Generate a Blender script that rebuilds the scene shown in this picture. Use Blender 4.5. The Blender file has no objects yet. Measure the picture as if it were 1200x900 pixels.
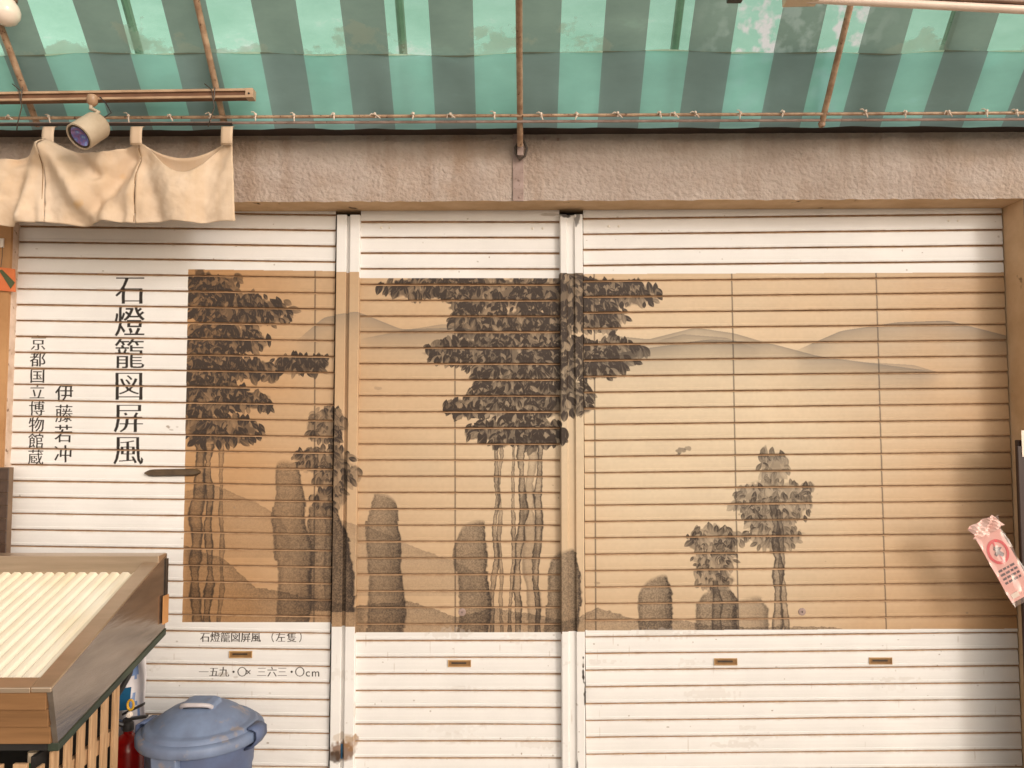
import bpy, bmesh, math, random
import numpy as np
from mathutils import Vector, Matrix, noise as mnoise

random.seed(7)
rng = np.random.default_rng(11)
S = bpy.context.scene
COL = S.collection
R = math.radians

# ------------------------------------------------------------------ camera
PITCH, FPX, CAMY, CAMZ = R(3.4), 924.0, -3.5, 1.6
cam = bpy.data.cameras.new('camera')
cam.sensor_width = 36.0
cam.lens = FPX / 1200 * 36
cam.clip_start = 0.05
cam.clip_end = 2000
camo = bpy.data.objects.new('camera', cam)
camo.location = (0, CAMY, CAMZ)
camo.rotation_euler = (R(90) + PITCH, 0, 0)
COL.objects.link(camo)
S.camera = camo

# ------------------------------------------------------------------ light
SUN_ELEV, SUN_AZ = R(23), R(138)          # azimuth measured from +Y towards +X
w = bpy.data.worlds.new('World')
S.world = w
w.use_nodes = True
nt = w.node_tree
nt.nodes.clear()
out = nt.nodes.new('ShaderNodeOutputWorld')
bg = nt.nodes.new('ShaderNodeBackground')
sky = nt.nodes.new('ShaderNodeTexSky')
sky.sky_type = 'NISHITA'
sky.sun_disc = False
sky.sun_elevation = SUN_ELEV
sky.sun_rotation = SUN_AZ
sky.dust_density = 1.2
sky.air_density = 1.0
sky.ozone_density = 1.0
hs = nt.nodes.new('ShaderNodeHueSaturation')
hs.inputs['Saturation'].default_value = 0.25
warm = nt.nodes.new('ShaderNodeMix')
warm.data_type = 'RGBA'
warm.blend_type = 'MULTIPLY'
warm.inputs[0].default_value = 1.0
warm.inputs[7].default_value = (1.0, 0.865, 0.735, 1)
nt.links.new(sky.outputs[0], hs.inputs['Color'])
nt.links.new(hs.outputs[0], warm.inputs[6])
nt.links.new(warm.outputs[2], bg.inputs[0])
bg.inputs[1].default_value = 0.15
nt.links.new(bg.outputs[0], out.inputs[0])

sun = bpy.data.lights.new('sun', 'SUN')
sun.energy = 0.5
sun.angle = R(10)
sun.color = (1.0, 0.985, 0.96)
suno = bpy.data.objects.new('sun', sun)
sd = Vector((math.sin(SUN_AZ) * math.cos(SUN_ELEV), math.cos(SUN_AZ) * math.cos(SUN_ELEV), math.sin(SUN_ELEV)))
suno.rotation_euler = sd.to_track_quat('Z', 'Y').to_euler()
suno.location = (3, -6, 6)
COL.objects.link(suno)

S.view_settings.view_transform = 'Standard'
S.view_settings.look = 'None'
S.view_settings.gamma = 1.0
S.view_settings.exposure = 0.86

# ------------------------------------------------------------------ helpers
def P(px, py, Y):
    """world point at depth Y that was measured at (px, py) on the survey picture"""
    a = (px - 600) / FPX
    b = (450 - py) / FPX
    dy = math.cos(PITCH) - b * math.sin(PITCH)
    dz = math.sin(PITCH) + b * math.cos(PITCH)
    t = (Y - CAMY) / dy
    return Vector((a * t, Y, CAMZ + dz * t))

def srgb(r, g, b):
    def f(c):
        c /= 255.0
        return c / 12.92 if c <= 0.04045 else ((c + 0.055) / 1.055) ** 2.4
    return (f(r), f(g), f(b))

def mat(name, col, col2=None, rough=0.6, metal=0.0, scale=8.0, bump=0.0, bscale=60.0, bdist=0.01,
        spec=0.5, stretch=(1, 1, 1), speck=None, speck_scale=40.0, speck_amt=0.62, streak=None, cracks=False):
    m = bpy.data.materials.new(name)
    m.use_nodes = True
    n = m.node_tree
    b = n.nodes['Principled BSDF']
    b.inputs['Roughness'].default_value = rough
    b.inputs['Metallic'].default_value = metal
    b.inputs['Specular IOR Level'].default_value = spec
    tc = n.nodes.new('ShaderNodeTexCoord')
    mp = n.nodes.new('ShaderNodeMapping')
    mp.inputs['Scale'].default_value = stretch
    n.links.new(tc.outputs['Object'], mp.inputs['Vector'])
    no = n.nodes.new('ShaderNodeTexNoise')
    no.inputs['Scale'].default_value = scale
    no.inputs['Detail'].default_value = 6
    no.inputs['Roughness'].default_value = 0.6
    n.links.new(mp.outputs[0], no.inputs['Vector'])
    ra = n.nodes.new('ShaderNodeValToRGB')
    ra.color_ramp.elements[0].position = 0.33
    ra.color_ramp.elements[1].position = 0.67
    c2 = col2 or tuple(c * 0.78 for c in col)
    ra.color_ramp.elements[0].color = (*c2, 1)
    ra.color_ramp.elements[1].color = (*col, 1)
    n.links.new(no.outputs['Fac'], ra.inputs[0])
    last = ra.outputs[0]
    if speck:
        n2 = n.nodes.new('ShaderNodeTexNoise')
        n2.inputs['Scale'].default_value = speck_scale
        n2.inputs['Detail'].default_value = 3
        n.links.new(mp.outputs[0], n2.inputs['Vector'])
        r2 = n.nodes.new('ShaderNodeValToRGB')
        r2.color_ramp.elements[0].position = speck_amt
        r2.color_ramp.elements[1].position = speck_amt + 0.08
        n.links.new(n2.outputs['Fac'], r2.inputs[0])
        mx = n.nodes.new('ShaderNodeMix')
        mx.data_type = 'RGBA'
        mx.inputs[7].default_value = (*speck, 1)
        n.links.new(r2.outputs[0], mx.inputs[0])
        n.links.new(last, mx.inputs[6])
        last = mx.outputs[2]
    def mulmix(fac, colr):
        q = n.nodes.new('ShaderNodeMix'); q.data_type = 'RGBA'; q.blend_type = 'MULTIPLY'
        n.links.new(fac, q.inputs[0]); n.links.new(last, q.inputs[6]); q.inputs[7].default_value = (*colr, 1)
        return q.outputs[2]
    def ramp(src, a_, b_):
        q = n.nodes.new('ShaderNodeMapRange'); q.inputs['From Min'].default_value = a_; q.inputs['From Max'].default_value = b_
        n.links.new(src, q.inputs['Value']); return q.outputs[0]
    if streak:
        m5 = n.nodes.new('ShaderNodeMapping'); m5.inputs['Scale'].default_value = (9, 3, .9)
        n.links.new(tc.outputs['Object'], m5.inputs['Vector'])
        n5 = n.nodes.new('ShaderNodeTexNoise'); n5.inputs['Scale'].default_value = 1.0; n5.inputs['Detail'].default_value = 6
        n.links.new(m5.outputs[0], n5.inputs['Vector'])
        last = mulmix(ramp(n5.outputs['Fac'], .50, .74), streak)
        n6 = n.nodes.new('ShaderNodeTexNoise'); n6.inputs['Scale'].default_value = 1.7; n6.inputs['Detail'].default_value = 7; n6.inputs['Roughness'].default_value = .65
        n.links.new(tc.outputs['Object'], n6.inputs['Vector'])
        last = mulmix(ramp(n6.outputs['Fac'], .48, .66), tuple(min(1, c * 1.08) for c in streak))
    if cracks:
        v7 = n.nodes.new('ShaderNodeTexVoronoi'); v7.feature = 'DISTANCE_TO_EDGE'; v7.inputs['Scale'].default_value = 1.3
        m7 = n.nodes.new('ShaderNodeVectorMath'); m7.operation = 'MULTIPLY_ADD'; m7.inputs[1].default_value = (.35, .35, .35)
        n7 = n.nodes.new('ShaderNodeTexNoise'); n7.inputs['Scale'].default_value = 6; n7.inputs['Detail'].default_value = 6
        n.links.new(tc.outputs['Object'], n7.inputs['Vector']); n.links.new(n7.outputs['Color'], m7.inputs[0]); n.links.new(tc.outputs['Object'], m7.inputs[2])
        n.links.new(m7.outputs[0], v7.inputs['Vector'])
        last = mulmix(ramp(v7.outputs['Distance'], .006, .001), (.35, .27, .21))
    n.links.new(last, b.inputs['Base Color'])
    if bump:
        n3 = n.nodes.new('ShaderNodeTexNoise')
        n3.inputs['Scale'].default_value = bscale
        n3.inputs['Detail'].default_value = 5
        n.links.new(mp.outputs[0], n3.inputs['Vector'])
        bu = n.nodes.new('ShaderNodeBump')
        bu.inputs['Strength'].default_value = bump
        bu.inputs['Distance'].default_value = bdist
        n.links.new(n3.outputs['Fac'], bu.inputs['Height'])
        n.links.new(bu.outputs[0], b.inputs['Normal'])
    return m

class MB:
    def __init__(self):
        self.v, self.f, self.m = [], [], []
    def add(self, vs, fs, mi=0):
        o = len(self.v)
        self.v += [tuple(p) for p in vs]
        self.f += [tuple(i + o for i in q) for q in fs]
        self.m += [mi] * len(fs)
        return self
    def box(self, a, b, mi=0):
        x0, x1 = sorted((a[0], b[0])); y0, y1 = sorted((a[1], b[1])); z0, z1 = sorted((a[2], b[2]))
        vs = [(x0, y0, z0), (x1, y0, z0), (x1, y1, z0), (x0, y1, z0), (x0, y0, z1), (x1, y0, z1), (x1, y1, z1), (x0, y1, z1)]
        return self.add(vs, [(0, 3, 2, 1), (4, 5, 6, 7), (0, 1, 5, 4), (1, 2, 6, 5), (2, 3, 7, 6), (3, 0, 4, 7)], mi)
    def hexa(self, lo, hi, mi=0):
        """lo: 4 points (ccw from above), hi: 4 points above them"""
        return self.add(list(lo) + list(hi), [(3, 2, 1, 0), (4, 5, 6, 7), (0, 1, 5, 4), (1, 2, 6, 5), (2, 3, 7, 6), (3, 0, 4, 7)], mi)
    def tube(self, pts, r, n=10, mi=0, caps=True):
        pts = [Vector(p) for p in pts]
        rs = r if isinstance(r, (list, tuple)) else [r] * len(pts)
        o = len(self.v)
        up = None
        for i, p in enumerate(pts):
            d = (pts[min(i + 1, len(pts) - 1)] - pts[max(i - 1, 0)]).normalized()
            if up is None:
                up = Vector((0, 0, 1)) if abs(d.z) < 0.9 else Vector((1, 0, 0))
            s = d.cross(up).normalized()
            up = s.cross(d).normalized()
            for k in range(n):
                t = 2 * math.pi * k / n
                self.v.append(tuple(p + (s * math.cos(t) + up * math.sin(t)) * rs[i]))
        for i in range(len(pts) - 1):
            for k in range(n):
                a = o + i * n + k; b = o + i * n + (k + 1) % n
                self.f.append((a, b, b + n, a + n)); self.m.append(mi)
        if caps:
            self.f.append(tuple(o + k for k in reversed(range(n)))); self.m.append(mi)
            e = o + (len(pts) - 1) * n
            self.f.append(tuple(e + k for k in range(n))); self.m.append(mi)
        return self
    def lathe(self, prof, c=(0, 0, 0), n=32, mi=0, axis=None):
        """prof: list of (r, z)"""
        o = len(self.v)
        q = Vector((0, 0, 1)).rotation_difference(Vector(axis)) if axis is not None else None
        for r, z in prof:
            for k in range(n):
                t = 2 * math.pi * k / n
                p = Vector((r * math.cos(t), r * math.sin(t), z))
                if q: p = q @ p
                self.v.append(tuple(p + Vector(c)))
        for i in range(len(prof) - 1):
            for k in range(n):
                a = o + i * n + k; b = o + i * n + (k + 1) % n
                self.f.append((a, b, b + n, a + n)); self.m.append(mi)
        return self
    def prism(self, poly, axis, t0, t1, mi=0):
        """poly: 2-D points; axis 0 -> (y,z) extruded along x ; axis 1 -> (x,z) extruded along y"""
        def pt(p, t): return (t, p[0], p[1]) if axis == 0 else (p[0], t, p[1])
        n = len(poly)
        vs = [pt(p, t0) for p in poly] + [pt(p, t1) for p in poly]
        fs = [tuple(range(n)), tuple(reversed(range(n, 2 * n)))] + [(i, (i + 1) % n + 0, (i + 1) % n + n, i + n)[::-1] for i in range(n)]
        return self.add(vs, fs, mi)
    def grid(self, fn, nu, nv, mi=0, mfn=None):
        o = len(self.v)
        for j in range(nv + 1):
            for i in range(nu + 1):
                self.v.append(tuple(fn(i / nu, j / nv)))
        for j in range(nv):
            for i in range(nu):
                a = o + j * (nu + 1) + i
                self.f.append((a, a + 1, a + nu + 2, a + nu + 1))
                self.m.append(mfn((i + .5) / nu, (j + .5) / nv) if mfn else mi)
        return self
    def mesh(self, name, mats, smooth=False):
        me = bpy.data.meshes.new(name)
        me.from_pydata(self.v, [], self.f)
        for m in (mats if isinstance(mats, (list, tuple)) else [mats]):
            me.materials.append(m)
        me.polygons.foreach_set('material_index', self.m)
        bm = bmesh.new(); bm.from_mesh(me)
        bmesh.ops.recalc_face_normals(bm, faces=bm.faces)
        bm.to_mesh(me); bm.free()
        if smooth:
            me.polygons.foreach_set('use_smooth', [True] * len(me.polygons))
            try: me.set_sharp_from_angle(angle=R(40))
            except Exception: pass
        return me
    def build(self, name, mats, parent=None, smooth=False, bevel=0.0, solid=0.0):
        o = bpy.data.objects.new(name, self.mesh(name, mats, smooth))
        COL.objects.link(o)
        if parent: o.parent = parent
        if solid:
            md = o.modifiers.new('thickness', 'SOLIDIFY'); md.thickness = solid; md.offset = 0
        if bevel:
            md = o.modifiers.new('bevel', 'BEVEL'); md.width = bevel; md.segments = 2; md.limit_method = 'ANGLE'
        return o

def link(name, me, parent=None, loc=(0, 0, 0), rot=(0, 0, 0)):
    o = bpy.data.objects.new(name, me)
    COL.objects.link(o)
    o.location = loc; o.rotation_euler = rot
    if parent: o.parent = parent
    return o

def tag(o, label=None, cat=None, group=None, kind=None):
    if label: o['label'] = label
    if cat: o['category'] = cat
    if group: o['group'] = group
    if kind: o['kind'] = kind
    return o

def thing(name, label, cat, group=None):
    o = bpy.data.objects.new(name, None)
    o.empty_display_size = 0.1
    COL.objects.link(o)
    return tag(o, label, cat, group)

# ------------------------------------------------------------------ the print on the shutters (flat lettering and a plain ink landscape)
X0, X1, Z0, Z1 = -2.31, 2.31, 0.0, 2.66
RES = 0.0016
W, H = int((X1 - X0) / RES), int((Z1 - Z0) / RES)
xs = (X0 + (np.arange(W) + .5) * RES).astype(np.float32)
zs = (Z0 + (np.arange(H) + .5) * RES).astype(np.float32)
XX, ZZ = np.meshgrid(xs, zs)
cp, sp = math.cos(PITCH), math.sin(PITCH)
fw = 3.5 * cp + (ZZ - CAMZ) * sp
PX = 600 + FPX * XX / fw
PY = 450 - FPX * (-3.5 * sp + (ZZ - CAMZ) * cp) / fw
del fw, XX, ZZ

def vnoise(cx, cz, seed=0):
    """smooth value noise over the texture, cells of cx by cz metres"""
    r = np.random.default_rng(seed)
    nx, nz = int((X1 - X0) / cx) + 3, int((Z1 - Z0) / cz) + 3
    g = r.random((nz, nx)).astype(np.float32)
    fx = (xs - X0) / cx; fz = (zs - Z0) / cz
    ix = fx.astype(int); iz = fz.astype(int)
    tx = fx - ix; tz = fz - iz
    tx = tx * tx * (3 - 2 * tx); tz = tz * tz * (3 - 2 * tz)
    a = g[iz][:, ix] * (1 - tx) + g[iz][:, ix + 1] * tx
    b = g[iz + 1][:, ix] * (1 - tx) + g[iz + 1][:, ix + 1] * tx
    return a * (1 - tz)[:, None] + b * tz[:, None]

WHITE = np.array([0.775, 0.755, 0.73], np.float32)
TAN = np.array([0.60, 0.395, 0.220], np.float32)
INK = np.array([0.042, 0.027, 0.019], np.float32)

cloud = vnoise(.5, .35, 1) * .6 + vnoise(.16, .12, 2) * .4
fine = vnoise(.012, .012, 3)
grain = vnoise(.004, .004, 31)

# picture area, panel by panel (the strips are not quite in register)
top = np.select([PX < 393, PX < 422, PX < 655, PX < 685], [316 + (PX - 220) * .012, 320 + 0 * PX, 326.5 + 0 * PX, 322 + 0 * PX], 321.5 - (PX - 685) * .004)
bot = np.select([PX < 390, PX < 417, PX < 658, PX < 688], [729 + 0 * PX, 733 + 0 * PX, 740.5 + 0 * PX, 738 + 0 * PX], 738.5 - (PX - 688) * .004)
left = 221 - (PY - 316) * .017
pic = ((PX > left) & (PY > top) & (PY < bot)).astype(np.float32)

ink = np.zeros((H, W), np.float32)            # 0..1 ink load of the landscape

def win(px0, py0, px1, py1):
    a = P(px0, py1, 0); b = P(px1, py0, 0)
    i0 = max(0, int((min(a.x, b.x) - .03 - X0) / RES)); i1 = min(W, int((max(a.x, b.x) + .03 - X0) / RES))
    j0 = max(0, int((a.z - .03 - Z0) / RES)); j1 = min(H, int((b.z + .03 - Z0) / RES))
    return slice(j0, j1), slice(i0, i1)

def over(sl, a):
    ink[sl] = 1 - (1 - ink[sl]) * (1 - np.clip(a, 0, 1))

# misty hills
haze = np.zeros((H, W), np.float32)
def hill(pts, strength, fall):
    hx = [p[0] for p in pts]; hy = [p[1] for p in pts]
    sl = win(hx[0], min(hy) - 5, hx[-1], max(hy) + fall * 4)
    px, py = PX[sl], PY[sl]
    t = np.linspace(hx[0], hx[-1], 200)
    # smooth the outline
    yy = np.interp(t, hx, hy)
    for _ in range(12): yy[1:-1] = (yy[:-2] + yy[1:-1] * 2 + yy[2:]) / 4
    ry = np.interp(px, t, yy)
    d = py - ry
    a = np.where(d > 0, strength * 1.8 * np.exp(-d / (fall * 1.35)) + .10 * np.exp(-(d / 1.4) ** 2), 0) * (px > hx[0]) * (px < hx[-1])
    ends = np.clip((px - hx[0]) / 22, 0, 1) * np.clip((hx[-1] - px) / 22, 0, 1)
    haze[sl] = 1 - (1 - haze[sl]) * (1 - np.clip(a * ends, 0, 1))
hill([(345, 402), (380, 372), (420, 366), (470, 386), (545, 384), (600, 408)], .34, 15)
hill([(700, 392), (760, 398), (815, 384), (860, 391), (905, 404)], .34, 11)
hill([(690, 420), (760, 408), (830, 398), (900, 402), (960, 418), (1100, 436)], .36, 13)
hill([(930, 412), (985, 388), (1050, 378), (1110, 376), (1180, 394), (1215, 402)], .38, 15)
hill([(1000, 424), (1070, 428), (1110, 440)], .25, 8)
hill([(760, 402), (800, 392), (850, 396), (890, 410)], .25, 9)
hill([(420, 398), (470, 388), (520, 380), (570, 390)], .25, 9)

def dab(cx, cy, rx, ry, a, ang=0.0):
    m = max(rx, ry) * 1.2
    sl = win(cx - m, cy - m, cx + m, cy + m)
    px, py = PX[sl] - cx, PY[sl] - cy
    c, s = math.cos(ang), math.sin(ang)
    u = (px * c + py * s) / rx; v = (-px * s + py * c) / ry
    d = np.abs(u) + v * v
    body = np.clip((1.0 - d) / .16, 0, 1)
    tone = np.clip(a * (1.02 - .22 * v + .18 * np.abs(u) - .16 * (np.abs(u) < .1)), 0, 1)
    ink[sl] = ink[sl] * (1 - body) + np.maximum(tone, ink[sl] * .55) * body

def crown(lobes, n, a=.55, size=(5, 7.4)):
    n = n * 1.5
    a = min(.98, a * 1.85)
    todo = []
    lobes = list(lobes) + [(cx + rx * random.uniform(-1, 1), cy + ry * random.uniform(-.9, 1.1), rx * random.uniform(.18, .34), ry * random.uniform(.35, .7)) for cx, cy, rx, ry in lobes for _ in range(3)]
    for cx, cy, rx, ry in lobes:
        k = int(n * 1.25 * rx * ry / 900)
        sl = win(cx - rx, cy - ry, cx + rx, cy + ry)
        d = ((PX[sl] - cx) / rx) ** 2 + ((PY[sl] - cy) / ry) ** 2 + (fine[sl] - .5) * .5
        over(sl, np.clip(1 - d, 0, .4) * 2.0 * a)
        for _ in range(k):
            t = random.uniform(0, 2 * math.pi); q = math.sqrt(random.random()) * 1.05
            x = cx + rx * q * math.cos(t); y = cy + ry * q * math.sin(t)
            if y < 326: continue
            todo.append((y, x, (x - cx) / rx))
    todo.sort()
    for y, x, off in todo:
        r1 = random.uniform(*size) * random.choice((.75, 1, 1, 1.15))
        dab(x, y, r1 * random.uniform(.42, .62), r1 * random.uniform(.85, 1.15), a * random.choice((random.uniform(.5, .8), random.uniform(.85, 1.2), random.uniform(.85, 1.2))), random.uniform(-.7, .7) - off * .7)

def stroke(pts, wd, a, rough=1.2):
    a = min(.95, a * 1.3)
    ys = [p[1] for p in pts]; x_ = [p[0] for p in pts]
    sl = win(min(x_) - wd * 3, min(ys), max(x_) + wd * 3, max(ys))
    px, py = PX[sl], PY[sl]
    ph = random.uniform(0, 50)
    def wn(y, f): return np.interp((y * f + ph) % 40, np.arange(41), knots)
    knots = np.concatenate([rng.random(40), [0]]); knots[-1] = knots[0]
    cx = np.interp(py, ys, x_) + (wn(py, 1 / 34) - .5) * 5.5
    wl = wd * (.45 + 1.0 * wn(py + 13, 1 / 19)) ; wr = wd * (.45 + 1.0 * wn(py + 71, 1 / 16))
    d = px - cx + (fine[sl] - .5) * 1.4
    q = np.where(d < 0, -d / wl, d / wr)
    tone = .55 + .6 * np.clip((q - .35) / .5, 0, 1) ** 1.5 + .35 * (wn(py + 31, 1 / 9) - .5) + .3 * (grain[sl] - .5)
    over(sl, a * np.clip(tone, .12, 1) * np.clip((1.08 - q) / .2, 0, 1) * (py > ys[0]) * (py < ys[-1]))

# broad tree on the left edge and the large tree in the middle
crown([(238, 340, 30, 16), (262, 336, 18, 13), (285, 366, 60, 19), (252, 395, 46, 17), (280, 402, 36, 13), (350, 428, 36, 11),
       (255, 430, 40, 18), (300, 434, 30, 12), (250, 465, 46, 20), (292, 470, 26, 11), (258, 505, 48, 18), (240, 350, 22, 30), (235, 440, 18, 40)], 62)
crown([(500, 338, 55, 13), (580, 345, 55, 20), (660, 345, 60, 22), (730, 345, 44, 15), (555, 380, 30, 14), (610, 385, 55, 24), (690, 372, 45, 16),
       (540, 412, 42, 15), (600, 425, 55, 26), (665, 420, 55, 22), (722, 414, 34, 15), (590, 470, 45, 22), (650, 465, 42, 24), (548, 478, 26, 12),
       (600, 505, 48, 16), (640, 508, 24, 15), (694, 430, 38, 15)], 62, .58)
for x0, x1, wd, a in ((245, 243, 5, .75), (262, 258, 3, .6), (233, 229, 8, .7)):
    stroke([(x0, 520), (x1 + 2, 620), (x1, 732)], wd, a)
for x0, x1, wd, a in ((580, 577, 3.2, .7), (586, 588, 2.2, .6), (612, 606, 5, .8), (622, 624, 7, .42), (634, 630, 4.5, .85), (604, 596, 2.4, .7)):
    stroke([(x0, 512), ((x0 + x1) / 2 + random.uniform(-4, 4), 620), (x1, 742)], wd, a)

# rocks and low banks along the lower edge: plain washes
def rock(cx, half, y0, y1, a, lean=0.0):
    sl = win(cx - half * 1.6, y0 - 4, cx + half * 1.6, y1)
    px, py = PX[sl], PY[sl]
    t = np.clip((py - y0) / max(1, y1 - y0), 0, 1)
    wob = (cloud[sl] - .5) * half * 1.1 + (fine[sl] - .5) * 2 + np.sign(np.sin(py * .05 + cx)) * half * .05
    wdt = half * (.62 + .38 * np.minimum(1, t * 3.2) + .1 * t)
    d = np.abs(px - cx - lean * (t - .5) * half + wob) / wdt
    dome = (py - y0) / np.maximum(1, 14) - (np.abs(px - cx + lean * half * .4) / half) ** 3 * .7 - (px - cx) / half * .35 * (1 if int(cx) % 2 else -1) - (cloud[sl] - .5) * 1.6
    inside = np.clip((1.06 - d) / .1, 0, 1) * np.clip(dome * 3, 0, 1) * (py < y1)
    edge = np.clip((d - .72) / .3, 0, 1) * .35
    right = np.clip((px - cx) / half, 0, 1) * .22
    over(sl, inside * (a * 1.18 * (.66 + .6 * grain[sl]) + edge * .7 + right))
def bank(pts, y1, a):
    hx = [p[0] for p in pts]; hy = [p[1] for p in pts]
    sl = win(hx[0], min(hy) - 6, hx[-1], y1)
    px, py = PX[sl], PY[sl]
    ry = np.interp(px, hx, hy) + (cloud[sl] - .5) * 14 + (fine[sl] - .5) * 2
    d = py - ry
    over(sl, np.where(d > 0, a * 1.15 * (.5 + .5 * np.exp(-d / 16)) * (.6 + .7 * grain[sl]), 0) * np.clip((px - hx[0]) / 6, 0, 1) * np.clip((hx[-1] - px) / 6, 0, 1))
bank([(214, 640), (262, 655), (300, 690), (350, 700), (400, 708), (430, 716)], 742, .5)
bank([(214, 575), (250, 568), (300, 588), (330, 606), (345, 640)], 645, .32)
bank([(395, 606), (430, 618), (480, 640), (530, 655), (560, 672)], 690, .34)
bank([(415, 712), (480, 708), (535, 726), (580, 712), (660, 724), (700, 712), (755, 728), (800, 727), (830, 735), (1000, 738)], 742, .5)
rock(341, 19, 535, 730, .46)
rock(383, 23, 588, 716, .55, .2)
rock(447, 20, 580, 742, .46)
rock(554, 19, 612, 742, .5)
rock(662, 18, 640, 742, .5)
rock(768, 18, 672, 740, .5)
rock(838, 22, 690, 740, .5)
rock(876, 20, 702, 740, .3)
# young trees where the picture has small dark uprights
crown([(384, 500, 24, 22), (378, 540, 36, 16), (392, 560, 26, 18), (385, 585, 20, 14)], 66, .42, (4, 7))
crown([(838, 632, 32, 16), (836, 656, 26, 16), (838, 680, 22, 14)], 66, .40, (4, 6.5))
crown([(906, 550, 17, 20), (904, 578, 44, 15), (910, 600, 36, 16), (907, 628, 34, 16)], 60, .38, (4, 7))
stroke([(906, 590), (910, 660), (909, 739)], 6, .75)
stroke([(914, 600), (916, 660), (920, 739)], 4, .6)
stroke([(838, 680), (840, 739)], 5, .7)
stroke([(385, 590), (385, 716)], 8, .4)
# fold lines of a panelled picture
for xa, xb in ((369.5, 368), (533, 533.5), (696, 698), (857, 865), (1026, 1038)):
    sl = win(min(xa, xb) - 3, 316, max(xa, xb) + 3, 742)
    cx = xa + (PY[sl] - 320) / 420 * (xb - xa)
    over(sl, .75 * np.clip(1.3 - np.abs(PX[sl] - cx), 0, 1))
ink = np.clip(ink, 0, 1) * pic

# paper tone, uneven light painted in: cream middle, browner towards the borders
paper_shade = np.sqrt(((PX - 820) / np.where(PX > 820, 390, 480)) ** 2 + ((PY - 500) / 330) ** 2) + (cloud - .5) * .35
paper_shade = np.clip((paper_shade - .22) / .95, 0, 1.15)[..., None]
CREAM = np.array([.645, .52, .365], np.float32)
paper = (CREAM * (1 - paper_shade) + np.array([.46, .28, .145], np.float32) * paper_shade) * (.93 + .14 * cloud + .05 * (fine - .5))[..., None]
del paper_shade
white = WHITE[None, None, :] * (0.955 + .06 * cloud + .02 * (grain - .5))[..., None]
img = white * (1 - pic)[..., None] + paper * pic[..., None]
hz_k = (haze * pic)[..., None]
img = img * (1 - hz_k) + np.array([.17, .145, .115], np.float32) * hz_k
soft = np.clip(ink, 0, 1)[..., None]
img = img * (1 - soft) + INK * soft
del paper, white, soft, hz_k, haze

# lettering: sans outlines thinned across the horizontals so that they read as a brush-cut book face
GL = {}
EM = 160
def glyph(ch, small=False):
    key = (ch, small)
    if key in GL: return GL[key]
    g = np.zeros((int(EM * 1.25), int(EM * 1.1)), np.float32)
    try:
        cu = bpy.data.curves.new('tmp', 'FONT'); cu.body = ch; cu.resolution_u = 3
        ob = bpy.data.objects.new('tmp', cu); COL.objects.link(ob)
        me = bpy.data.meshes.new_from_object(ob.evaluated_get(bpy.context.evaluated_depsgraph_get()))
        me.calc_loop_triangles()
        co = np.array([v.co[:2] for v in me.vertices])
        co[:, 0] = co[:, 0] * EM + .05 * EM
        co[:, 1] = (1.0 - co[:, 1]) * EM
        for t in me.loop_triangles:
            a, b, c = (co[i] for i in t.vertices)
            x0, x1 = int(min(a[0], b[0], c[0])), int(max(a[0], b[0], c[0])) + 2
            y0, y1 = int(min(a[1], b[1], c[1])), int(max(a[1], b[1], c[1])) + 2
            x0 = max(x0, 0); y0 = max(y0, 0); x1 = min(x1, g.shape[1]); y1 = min(y1, g.shape[0])
            if x1 <= x0 or y1 <= y0: continue
            gx, gy = np.meshgrid(np.arange(x0, x1), np.arange(y0, y1))
            def e(p, q): return (q[0] - p[0]) * (gy - p[1]) - (q[1] - p[1]) * (gx - p[0])
            e1, e2, e3 = e(a, b), e(b, c), e(c, a)
            ins = ((e1 >= -1) & (e2 >= -1) & (e3 >= -1)) | ((e1 <= 1) & (e2 <= 1) & (e3 <= 1))
            g[y0:y1, x0:x1] = np.maximum(g[y0:y1, x0:x1], ins)
        bpy.data.objects.remove(ob); bpy.data.curves.remove(cu); bpy.data.meshes.remove(me)
        dens = g.mean()
        k = 2 if dens > .27 else 3
        if ch in '籠燈': k = 1
        if small: k = 1 if dens > .2 else 2
        if ch not in '・()（）cm':
            e_ = g.copy()
            for s in range(1, k + 1):
                e_ = np.minimum(e_, np.minimum(np.roll(g, s, 0), np.roll(g, -s, 0)))
            d_ = np.maximum(e_, np.maximum(np.roll(e_, 1, 1), np.roll(e_, -1, 1)))
            if dens < .27: d_ = np.maximum(d_, np.maximum(np.roll(e_, 2, 1), np.roll(e_, -2, 1)))
            g = d_
        b = g.copy()
        b[1:-1, 1:-1] = (g[1:-1, 1:-1] * 4 + g[:-2, 1:-1] + g[2:, 1:-1] + g[1:-1, :-2] + g[1:-1, 2:]) / 8
        g = b
    except Exception as ex:
        print('glyph', ch, ex)
    GL[key] = g
    return g

def put(ch, cx, cy, wpx, hpx, col=(0.022, 0.017, 0.014), a=1.0):
    """draw one character in a cell centred on (cx, cy)"""
    g = glyph(ch, wpx < 25)
    sl = win(cx - wpx * .7, cy - hpx * .7, cx + wpx * .7, cy + hpx * .7)
    u = ((PX[sl] - cx) / wpx + .5 + .05) * EM
    v = ((PY[sl] - cy) / hpx + .62) * EM
    ok = (u >= 0) & (v >= 0) & (u < g.shape[1] - 1) & (v < g.shape[0] - 1)
    ui = np.clip(u, 0, g.shape[1] - 2); vi = np.clip(v, 0, g.shape[0] - 2)
    i = ui.astype(int); j = vi.astype(int); fu = ui - i; fv = vi - j
    val = (g[j, i] * (1 - fu) + g[j, i + 1] * fu) * (1 - fv) + (g[j + 1, i] * (1 - fu) + g[j + 1, i + 1] * fu) * fv
    al = (val * ok * a)[..., None]
    img[sl] = img[sl] * (1 - al) + np.array(col, np.float32) * al

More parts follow.
